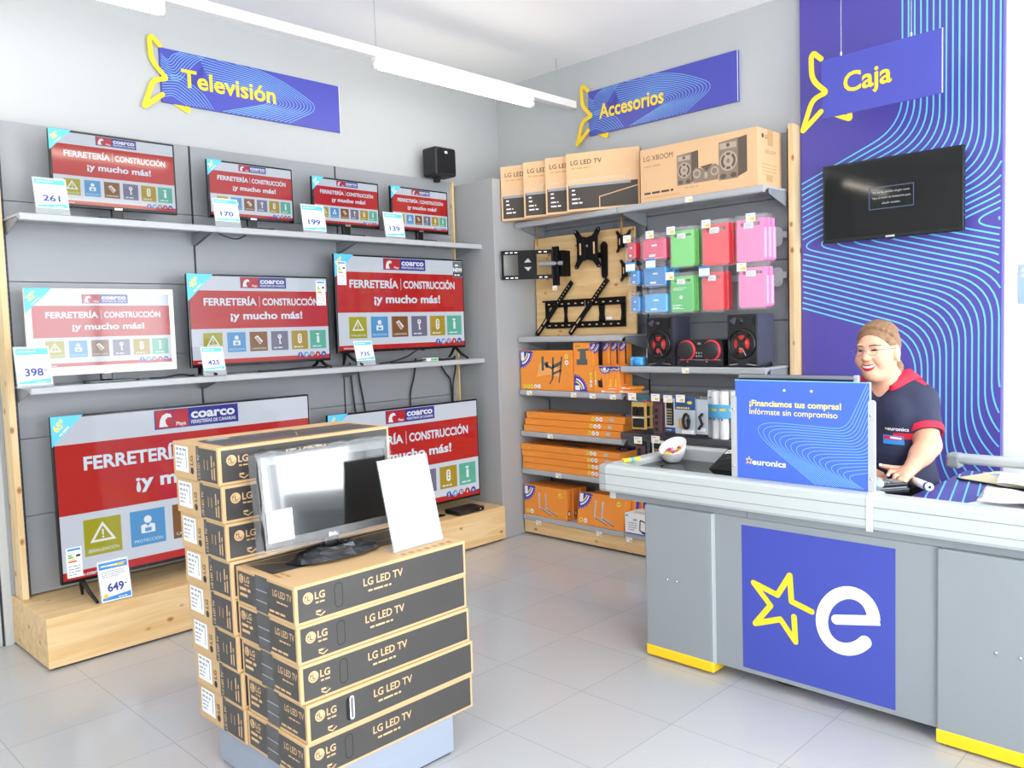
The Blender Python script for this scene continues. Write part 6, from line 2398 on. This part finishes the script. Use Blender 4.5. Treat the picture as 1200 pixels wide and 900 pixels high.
HC = W(1028, 413, 3.76)                      # head centre
fw = np.array((-.12, -.99, -.02))
fw /= np.linalg.norm(fw)
rt = np.array((-fw[1], fw[0], 0.0))          # towards the picture's right
rt /= np.linalg.norm(rt)
up = np.cross(rt, fw) * 1.0
if up[2] < 0:
    up = -up
ROLLH = .05
rt, up = rt * math.cos(ROLLH) + up * math.sin(ROLLH), up * math.cos(ROLLH) - rt * math.sin(ROLLH)
HM = np.stack([rt, fw, up], 1)               # columns: head x (right), y (forward), z (up)


def hp(x, y, z):
    return HC + rt * x + fw * y + up * z


SHL = W(1078, 470, 3.86)                     # shoulder joint on the picture's right
NB = W(1043, 455, 3.875)                      # base of the neck
SHR = NB + (NB - SHL) * np.array((1, 1, -1)) * np.array((1.0, 1.0, 1.0)) * .98
SHR[2] = SHL[2] - .0
EL = W(1088, 522, 3.76)
WR = W(1065, 552, 3.645)
ELR = SHR + np.array((-.03, -.08, -.27))
WRR = ELR + np.array((.13, -.12, -.025))
PEL = np.array((NB[0] - .005, 3.90, .86))
CH = np.array((NB[0] - .005, 3.885, 1.19))
BEL = np.array((NB[0] - .005, 3.875, 1.02))
sx = (SHL - SHR) / np.linalg.norm(SHL - SHR)
TM = np.stack([sx, np.array((sx[1], -sx[0], 0)), np.array((0, 0, 1.0))], 1)

lo = np.minimum(SHR, SHL) - np.array((.20, .55, 0))
lo[2] = -.02
hi = np.maximum(SHR, SHL) + np.array((.20, .30, 0))
hi[2] = HC[2] + .20
B = Field(lo, hi, .0052)
# head
B.ell(hp(0, -.018, .028), (.080, .098, .098), HM)
B.ell(hp(0, .022, -.034), (.068, .072, .088), HM, .03)
for s in (-1, 1):
    B.ell(hp(.040 * s, .052, -.030), (.033, .030, .032), HM, .02)
B.ell(hp(0, .066, -.094), (.026, .024, .022), HM, .02)
B.ell(hp(0, .03, -.098), (.045, .045, .030), HM, .02)
B.cap(hp(-.038, .078, .034), hp(.038, .078, .034), .012, .012, .015)
for s in (-1, 1):
    B.ell(hp(.032 * s, .100, .013), (.017, .012, .010), HM, .010, 'sub')
B.cap(hp(0, .088, .018), hp(0, .108, -.020), .008, .0125, .008)
for s in (-1, 1):
    B.ell(hp(.013 * s, .098, -.024), (.0105, .012, .009), HM, .006)
    B.cap(hp(.020 * s, .090, -.030), hp(.036 * s, .076, -.058), .004, .004, .012, 'sub')
    B.ell(hp(.084 * s, -.010, -.006), (.012, .022, .036), HM, .008)
    B.ell(hp(.095 * s, -.006, .002), (.006, .010, .018), HM, .005, 'sub')
# neck, trunk
B.cap(hp(0, -.022, -.05), NB + np.array((0, .01, -.02)), .058, .066, .03)
B.ell(CH, (.185, .118, .17), TM, .05)
for s in (-1, 1):
    B.ell(CH + TM @ np.array((.085 * s, .085, -.04)), (.085, .065, .080), TM, .04)
B.ell(BEL, (.190, .145, .16), TM, .06)
B.ell(PEL, (.195, .145, .14), TM, .06)
for S_ in (SHL, SHR):
    B.cap(NB + np.array((0, .01, -.035)), S_ + np.array((0, 0, -.008)), .055, .058, .04)
# arms
B.cap(SHL, EL, .062, .050, .03)
B.cap(EL, EL + (WR - EL) * .35, .050, .047, .02)
B.cap(EL + (WR - EL) * .35, WR, .046, .028, .02)
B.cap(SHR, ELR, .062, .050, .03)
B.cap(ELR, WRR, .048, .028, .02)
# legs and feet
for s in (-1, 1):
    hpj = PEL + TM @ np.array((.09 * s, 0, -.05))
    kn = np.array((hpj[0] * .5 + (PEL[0] + .085 * s) * .5, hpj[1] - .01, .45))
    ank = np.array((kn[0], kn[1] + .015, .085))
    B.cap(hpj, kn, .095, .062, .04)
    B.cap(kn, ank, .060, .038, .02)
    B.cap(ank + np.array((0, .02, -.045)), ank + np.array((0, -.14, -.052)), .034, .028, .015)

# the hand that rests on the card terminal: palm, thumb from its side, four bent fingers
kn_ = [W(1049.5, 553.5, 3.60), W(1053.5, 557, 3.578), W(1057.5, 560, 3.557), W(1061, 562.5, 3.545)]
mid = [W(1043.5, 552.5, 3.575), W(1049, 557.5, 3.548), W(1054, 562, 3.527), W(1058.5, 566, 3.52)]
tip = [W(1040.5, 557, 3.555), W(1046.5, 563.5, 3.525), W(1052, 569, 3.505), W(1057, 571.5, 3.502)]
for i in range(4):
    B.cap(WR + (kn_[i] - WR) * .15, kn_[i], .020, .0125, .012)
B.ell((WR + sum(kn_) / 4) / 2, (.036, .034, .019), None, .012)
for i in range(4):
    B.cap(kn_[i], mid[i], .0112, .0100, .004)
    B.cap(mid[i], tip[i], .0100, .0085, .004)
th = [WR + (kn_[0] - WR) * .35 + np.array((-.010, .018, .004)), W(1042, 548, 3.625), W(1032, 545.5, 3.61)]
B.cap(th[0], th[1], .0165, .0120, .008)
B.cap(th[1], th[2], .0120, .0095, .004)
# the hidden hand, relaxed on the counter
dR = (WRR - ELR) / np.linalg.norm(WRR - ELR)
for i in range(4):
    side = np.array((dR[1], -dR[0], 0)) * (.026 - .0175 * i)
    k0 = WRR + dR * .075 + side
    k1 = k0 + dR * (.034, .040, .036, .026)[i] + np.array((0, 0, -.006))
    k2 = k1 + dR * (.026, .030, .028, .022)[i] + np.array((0, 0, -.016))
    B.cap(WRR, k0, .018, .0115, .01)
    B.cap(k0, k1, .0105, .0095, .004)
    B.cap(k1, k2, .0095, .0082, .004)
sd = np.array((dR[1], -dR[0], 0))
B.cap(WRR + dR * .025 + sd * .02, WRR + dR * .055 + sd * .055, .015, .0115, .006)
B.cap(WRR + dR * .055 + sd * .055, WRR + dR * .085 + sd * .06, .0115, .009, .004)

person = thing('person', 'smiling cashier in a navy polo shirt with red collar standing behind the counter', 'person', (float(PEL[0]), float(PEL[1]), 0))
OFF = np.array((PEL[0], PEL[1], 0.0))
V, Q = B.surface()
body, Vs = to_obj(V - OFF, Q, 'body', 'skin', person)
bvh = BVHTree.FromPolygons([tuple(v + OFF) for v in Vs], [tuple(int(i) for i in q) for q in Q])


def face_pt(x, z, off=.0015, y0=.25):
    """point on the face at head coordinates x, z"""
    o = Vector(hp(x, y0, z))
    hit = bvh.ray_cast(o, Vector(-fw))
    p = hit[0] if hit[0] is not None else Vector(hp(x, .09, z))
    return Vector(p) + Vector(fw) * off - Vector(OFF)


def face_patch(name, outline, off, mat, parent=body, n=6):
    """a thin patch laid on the face: rows between an upper and a lower edge"""
    upper, lower = outline
    b = MB()
    k = len(upper)
    Vp = []
    for (x0, z0), (x1, z1) in zip(upper, lower):
        for j in range(n):
            t = j / (n - 1)
            Vp.append(face_pt(x0 + (x1 - x0) * t, z0 + (z1 - z0) * t, off + .0015 * math.sin(PI * t)))
    b.add(Vp, [(i * n + j, i * n + j + 1, (i + 1) * n + j + 1, (i + 1) * n + j) for i in range(k - 1) for j in range(n - 1)], mat, True)
    return b.build(name, parent)


def arc(xs, f):
    return [(x, f(x)) for x in xs]


xs = [(-.034 + .068 * i / 14) for i in range(15)]
mz = -.058
smile = lambda x: mz + 8.5 * x * x
hh = lambda x: max(0.0, 1 - (x / .0342) ** 2) ** .5
face_patch('teeth', (arc(xs, lambda x: smile(x) + .0035 * hh(x)), arc(xs, lambda x: smile(x) - .0075 * hh(x))), .0018, 'tooth')
b1 = face_patch('lips', (arc(xs, lambda x: smile(x) + .0085 * hh(x) - .0012 * math.exp(-(x / .005) ** 2)), arc(xs, lambda x: smile(x) + .003 * hh(x))), .003, 'lip_red')
b2 = face_patch('lips', (arc(xs, lambda x: smile(x) - .007 * hh(x)), arc(xs, lambda x: smile(x) - .0185 * hh(x))), .003, 'lip_red')
for s in (-1, 1):
    ex_ = [s * .032 + (-.015 + .030 * i / 8) for i in range(9)]
    eh = lambda x: max(0, 1 - ((x - s * .032) / .0152) ** 2) ** .5
    face_patch('eye', (arc(ex_, lambda x: .0125 + .0050 * eh(x)), arc(ex_, lambda x: .0125 - .0030 * eh(x))), .0022, 'eye_dark')
    bx_ = [s * .033 + (-.020 + .040 * i / 8) for i in range(9)]
    face_patch('eyebrow', (arc(bx_, lambda x: 0.0345 + .004 * (1 - ((x - s * .034) / .02) ** 2)), arc(bx_, lambda x: .0290 + .004 * (1 - ((x - s * .034) / .02) ** 2))), .0018, 'brow')
# glasses: thin rims, bridge and temples
b = MB()
for s in (-1, 1):
    rim_ = []
    for i in range(24):
        a = 2 * PI * i / 24
        rim_.append(hp(s * .033 + .0235 * math.cos(a), .108, .008 + .016 * math.sin(a)) - OFF)
    b.tube(rim_, .0012, 'glasses_frame', 6, closed=True)
    b.tube([hp(s * .056, .106, .014) - OFF, hp(s * .078, .08, .016) - OFF, hp(s * .087, .03, .014) - OFF, hp(s * .088, -.005, .012) - OFF], .0016, 'glasses_frame', 6)
b.tube([hp(-.010, .109, .012) - OFF, hp(0, .113, .015) - OFF, hp(.010, .109, .012) - OFF], .0012, 'glasses_frame', 6)
b.build('glasses', body)
b = MB()
T = Matrix.Translation(Vector(hp(.091, -.008, -.040) - OFF))
b.lathe([(0, -.005), (.005, 0), (0, .005)], 'tooth', (0, 0, 0), 'z', 8, True, T)
b.build('earring', body)
# finger nails
b = MB()
for i in range(4):
    d = (tip[i] - mid[i]) / np.linalg.norm(tip[i] - mid[i])
    cdir = (np.array((0, 0, 1.6)) - tip[i])
    cdir -= d * (cdir @ d)
    cdir /= np.linalg.norm(cdir)
    sd_ = np.cross(d, cdir)
    c = tip[i] + cdir * .0085 + d * .003
    Vn = [c + sd_ * .006 * math.cos(2 * PI * j / 10) + d * .008 * math.sin(2 * PI * j / 10) - cdir * .0015 * abs(math.cos(2 * PI * j / 10)) - OFF for j in range(10)]
    b.add(Vn, [tuple(range(10))], 'nail')
d = (th[2] - th[1]) / np.linalg.norm(th[2] - th[1])
c = th[2] + np.array((.3, -.8, .5)) * .0098
b.add([c + np.array((0, .4, 1)) * .005 * math.cos(2 * PI * j / 10) + d * .007 * math.sin(2 * PI * j / 10) - OFF for j in range(10)], [tuple(range(10))], 'nail')
b.build('nails', body)

# hair: swept back and tied low
Hf_ = Field(HC - .16, HC + .17, .0045)
Hf_.ell(hp(0, -.024, .034), (.085, .101, .102), HM)
Hf_.cut(hp(0, .062, .072), fw * .80 - up * .62)      # hairline rising over the forehead
Hf_.cut(hp(0, -.01, -.052), -up * .9 + fw * .45)     # nape
for s in (-1, 1):
    Hf_.ell(hp(.088 * s, .004, -.014), (.034, .040, .046), HM, .006, 'sub')
    Hf_.cap(hp(.070 * s, .030, .05), hp(.079 * s, .0, .035), .008, .007, .012)
rl = random.Random(9)
for i in range(26):                          # combed-back locks from the hairline to the crown
    a_ = -1.25 + 2.5 * (i + rl.uniform(-.3, .3)) / 25
    pr = None
    for j in range(6):
        q_ = j / 5
        el_ = .90 + rl.uniform(-.05, .05) + (2.3 - .98) * q_ + rl.uniform(-.03, .03)
        sp_ = math.sin(a_ * (1 - .35 * q_))
        rr_ = 1.005 + rl.uniform(0, .05)
        cx_ = math.sqrt(max(0, 1 - sp_ * sp_))
        pt_ = hp(.085 * rr_ * sp_, -.024 + .101 * rr_ * cx_ * math.cos(el_), .034 + .102 * rr_ * cx_ * math.sin(el_))
        if pr is not None:
            Hf_.cap(pr, pt_, .0075, .0065, .003)
        pr = pt_
Hf_.cap(hp(.01, -.105, -.03), hp(.035, -.10, -.075), .034, .026, .02)
Hf_.cap(hp(.035, -.10, -.075), hp(.06, -.085, -.115), .024, .010, .015)
V, Q = Hf_.surface()
rh = np.random.RandomState(3)
P_ = V - HC
lx, lz = P_ @ rt, P_ @ up
wv = .0004 * np.sin(lx * 420 + 2 * np.sin(lz * 60))
nrm = P_ / np.linalg.norm(P_, axis=1)[:, None]
V = V + nrm * wv[:, None]
to_obj(V - OFF, Q, 'hair', 'hair', body, sm=1)

# polo shirt: the trunk and upper arms grown outwards a little
Sf = Field(lo + np.array((0, .12, 0)), np.array((hi[0], hi[1], NB[2] + .10)), .0055)
g = .009
Sf.ell(CH, (.185 + g, .118 + g, .17 + g), TM, .05)
for s in (-1, 1):
    Sf.ell(CH + TM @ np.array((.085 * s, .085, -.04)), (.085 + g, .065 + g, .080 + g), TM, .045)
Sf.ell(BEL, (.190 + g, .145 + g, .16 + g), TM, .06)
Sf.ell(PEL, (.198 + g, .148 + g, .14 + g), TM, .06)
for S_, E_ in ((SHL, EL), (SHR, ELR)):
    Sf.cap(NB + np.array((0, .012, -.035)), S_ + np.array((0, 0, -.008)), .055 + g, .058 + g, .04)
    Sf.cap(S_, S_ + (E_ - S_) * .74, .064 + g, .060 + g, .03, flat=True)
Sf.cap(NB + np.array((0, .01, -.02)), NB + np.array((0, .012, .02)), .066 + g, .062 + g, .03)
Sf.cut(PEL + np.array((0, 0, -.10)), (0, 0, -1))
Sf.cap(NB + np.array((0, .01, -.05)), NB + np.array((0, -.004, .25)), .0625, .064, .004, 'sub')
# open neck: a V at the front
vn = NB + TM @ np.array((0, .10, -.03))
Sf.cap(NB + TM @ np.array((0, .12, .03)), NB + TM @ np.array((0, .19, -.125)), .052, .010, .006, 'sub')
V, Q = Sf.surface()


def shirt_mat(V, Q):
    C = V[Q].mean(1) + OFF
    out = np.zeros(len(Q), int)
    rel = C - NB
    lat = np.abs(rel @ sx)
    fwd = rel @ TM[:, 1]
    zz = C[:, 2]
    yoke = (lat < .165) & (fwd < .022 + .10 * np.maximum(0, .10 - lat) - .12 * np.maximum(0, lat - .1)) & (zz > SHL[2] + .012) 
    out[yoke] = 1
    return out.tolist()


shirt, Vsh = to_obj(V - OFF, Q, 'polo_shirt', 'polo_navy', person, mi=shirt_mat, mats=['polo_navy', 'polo_red'])
bs = BVHTree.FromPolygons([tuple(v + OFF) for v in Vsh], [tuple(int(i) for i in q) for q in Q])


def shirt_pt(a, z, off=.002):
    o = Vector(NB + TM @ np.array((a, .5, 0)))
    o.z = z
    h_ = bs.ray_cast(o, Vector(-TM[:, 1]))
    p = h_[0] if h_[0] is not None else Vector(NB + TM @ np.array((a, .14, 0)))
    return Vector(p) + Vector(TM[:, 1]) * off - Vector(OFF)


def shirt_patch(name, a0, a1, z0, z1, off, mat, parent=shirt, n=5, tilt=0.0):
    b = MB()
    Vp = [shirt_pt(a0 + (a1 - a0) * i / n, z0 + (z1 - z0) * j / n + tilt * (i / n), off) for i in range(n + 1) for j in range(n + 1)]
    b.add(Vp, [(i * (n + 1) + j, (i + 1) * (n + 1) + j, (i + 1) * (n + 1) + j + 1, i * (n + 1) + j + 1) for i in range(n) for j in range(n)], mat, True)
    return b.build(name, parent)


for S_, E_ in ((SHL, EL), (SHR, ELR)):
    d_ = E_ - S_
    ring = [S_ + d_ * q - OFF for q in (.615, .63, .74, .752)]
    b = MB().tube(ring, [.0735, .0748, .0728, .0715], 'polo_red', 28, False)
    b.tube([ring[3], ring[2], ring[1]], [.0715, .064, .062], 'polo_red', 28, False)
    b.build('cuff', shirt)
# collar: two red leaves folded down from the neck band
M('collar_red', 'd81f3e', .65, var=.05, scale=80)
for s in (-1, 1):
    b = MB()
    Vp = []
    n = 16
    cN = NB + np.array((0, .010, 0))
    for i in range(n + 1):
        t = i / n
        a0 = -PI / 2 + s * PI * .87 * t                                   # from the back of the neck round to the front
        ou = TM @ np.array((math.cos(a0), math.sin(a0), 0))

        def drop_to(r_, up_):
            o_ = Vector(cN + ou * r_)
            o_.z = NB[2] + .2
            h_ = bs.ray_cast(o_, Vector((0, 0, -1)))
            z_ = h_[0].z if h_[0] is not None else NB[2]
            return np.array((o_.x, o_.y, z_ + up_))
        e1 = drop_to(.098, .004)
        e2 = drop_to(.106 + .014 * math.sin(PI * t) + .016 * t, .004)
        top = cN + ou * .070
        top[2] = max(e1[2], e2[2]) + .026 * (1 - .75 * t)
        fold = cN + ou * .080
        fold[2] = top[2] + .001
        Vp += [top, fold, e1 + np.array((0, 0, .004)), e2]
    Vp = [v - OFF for v in Vp]
    b.add(Vp, [(4 * i + j, 4 * i + j + 1, 4 * (i + 1) + j + 1, 4 * (i + 1) + j) for i in range(n) for j in range(3)], 'collar_red', True)
    o = b.build('collar', shirt)
    md = o.modifiers.new('thick', 'SOLIDIFY')
    md.thickness = .004
# placket edges beside the open neck
zb = SHL[2]
shirt_patch('chest_stripe', .085, .165, zb - .158, zb - .130, .0022, 'polo_red')
nb_ = shirt_patch('name_badge', .045, .125, zb - .178, zb - .138, .006, 'card_blue', tilt=-.006)
shirt_patch('badge_band', .049, .121, zb - .157, zb - .142, .0075, 'scr_logo_red' if False else 'polo_red', nb_, tilt=-.006)
shirt_patch('badge_text', .075, .118, zb - .154, zb - .146, .0085, 'paper', nb_, tilt=-.005)
b = MB()
vs, fs = text_geo('euronics', .02)
x0_, x1_ = min(v[0] for v in vs), max(v[0] for v in vs)
b.add([shirt_pt(.062 + .085 * (x - x0_) / (x1_ - x0_), zb - .118 + .022 * y - .004 * (x - x0_) / (x1_ - x0_), .0026) for x, y in vs], fs, 'white_ink')
b.disc(Frame(shirt_pt(.056, zb - .112, .0026), Vector(sx), (0, 0, 1)), 0, 0, .005, 0, 'yellow', 5)
b.build('shirt_lettering', shirt)

# trousers and shoes, hidden by the counter from the front
Tf = Field(np.array((lo[0] + .1, PEL[1] - .25, .04)), np.array((hi[0] - .1, PEL[1] + .25, PEL[2] + .02)), .009)
Tf.ell(PEL, (.195 + .006, .145 + .006, .14), TM, .06)
for s in (-1, 1):
    hpj = PEL + TM @ np.array((.09 * s, 0, -.05))
    kn = np.array((hpj[0] * .5 + (PEL[0] + .085 * s) * .5, hpj[1] - .01, .45))
    ank = np.array((kn[0], kn[1] + .015, .085))
    Tf.cap(hpj, kn, .104, .075, .04)
    Tf.cap(kn, ank + np.array((0, 0, .02)), .074, .064, .03)
Tf.cut(PEL + np.array((0, 0, -.02)), (0, 0, 1))
Tf.cut((0, 0, .075), (0, 0, -1))
V, Q = Tf.surface()
to_obj(V - OFF, Q, 'trousers', 'trouser', person)
for s in (-1, 1):
    hx_ = PEL + TM @ np.array((.09 * s, 0, -.05))
    ax = hx_[0] * .5 + (PEL[0] + .085 * s) * .5
    Ff = Field(np.array((ax - .08, PEL[1] - .27, -.01)), np.array((ax + .08, PEL[1] + .12, .13)), .007)
    Ff.cap((ax, PEL[1] + .035, .045), (ax, PEL[1] - .145, .036), .046, .040, .02)
    Ff.cap((ax, PEL[1] + .01, .05), (ax, PEL[1] + .01, .10), .045, .044, .02)
    Ff.cut((0, 0, .001), (0, 0, -1))
    V, Q = Ff.surface()
    to_obj(V - OFF, Q, 'shoe', 'black_matte', person)
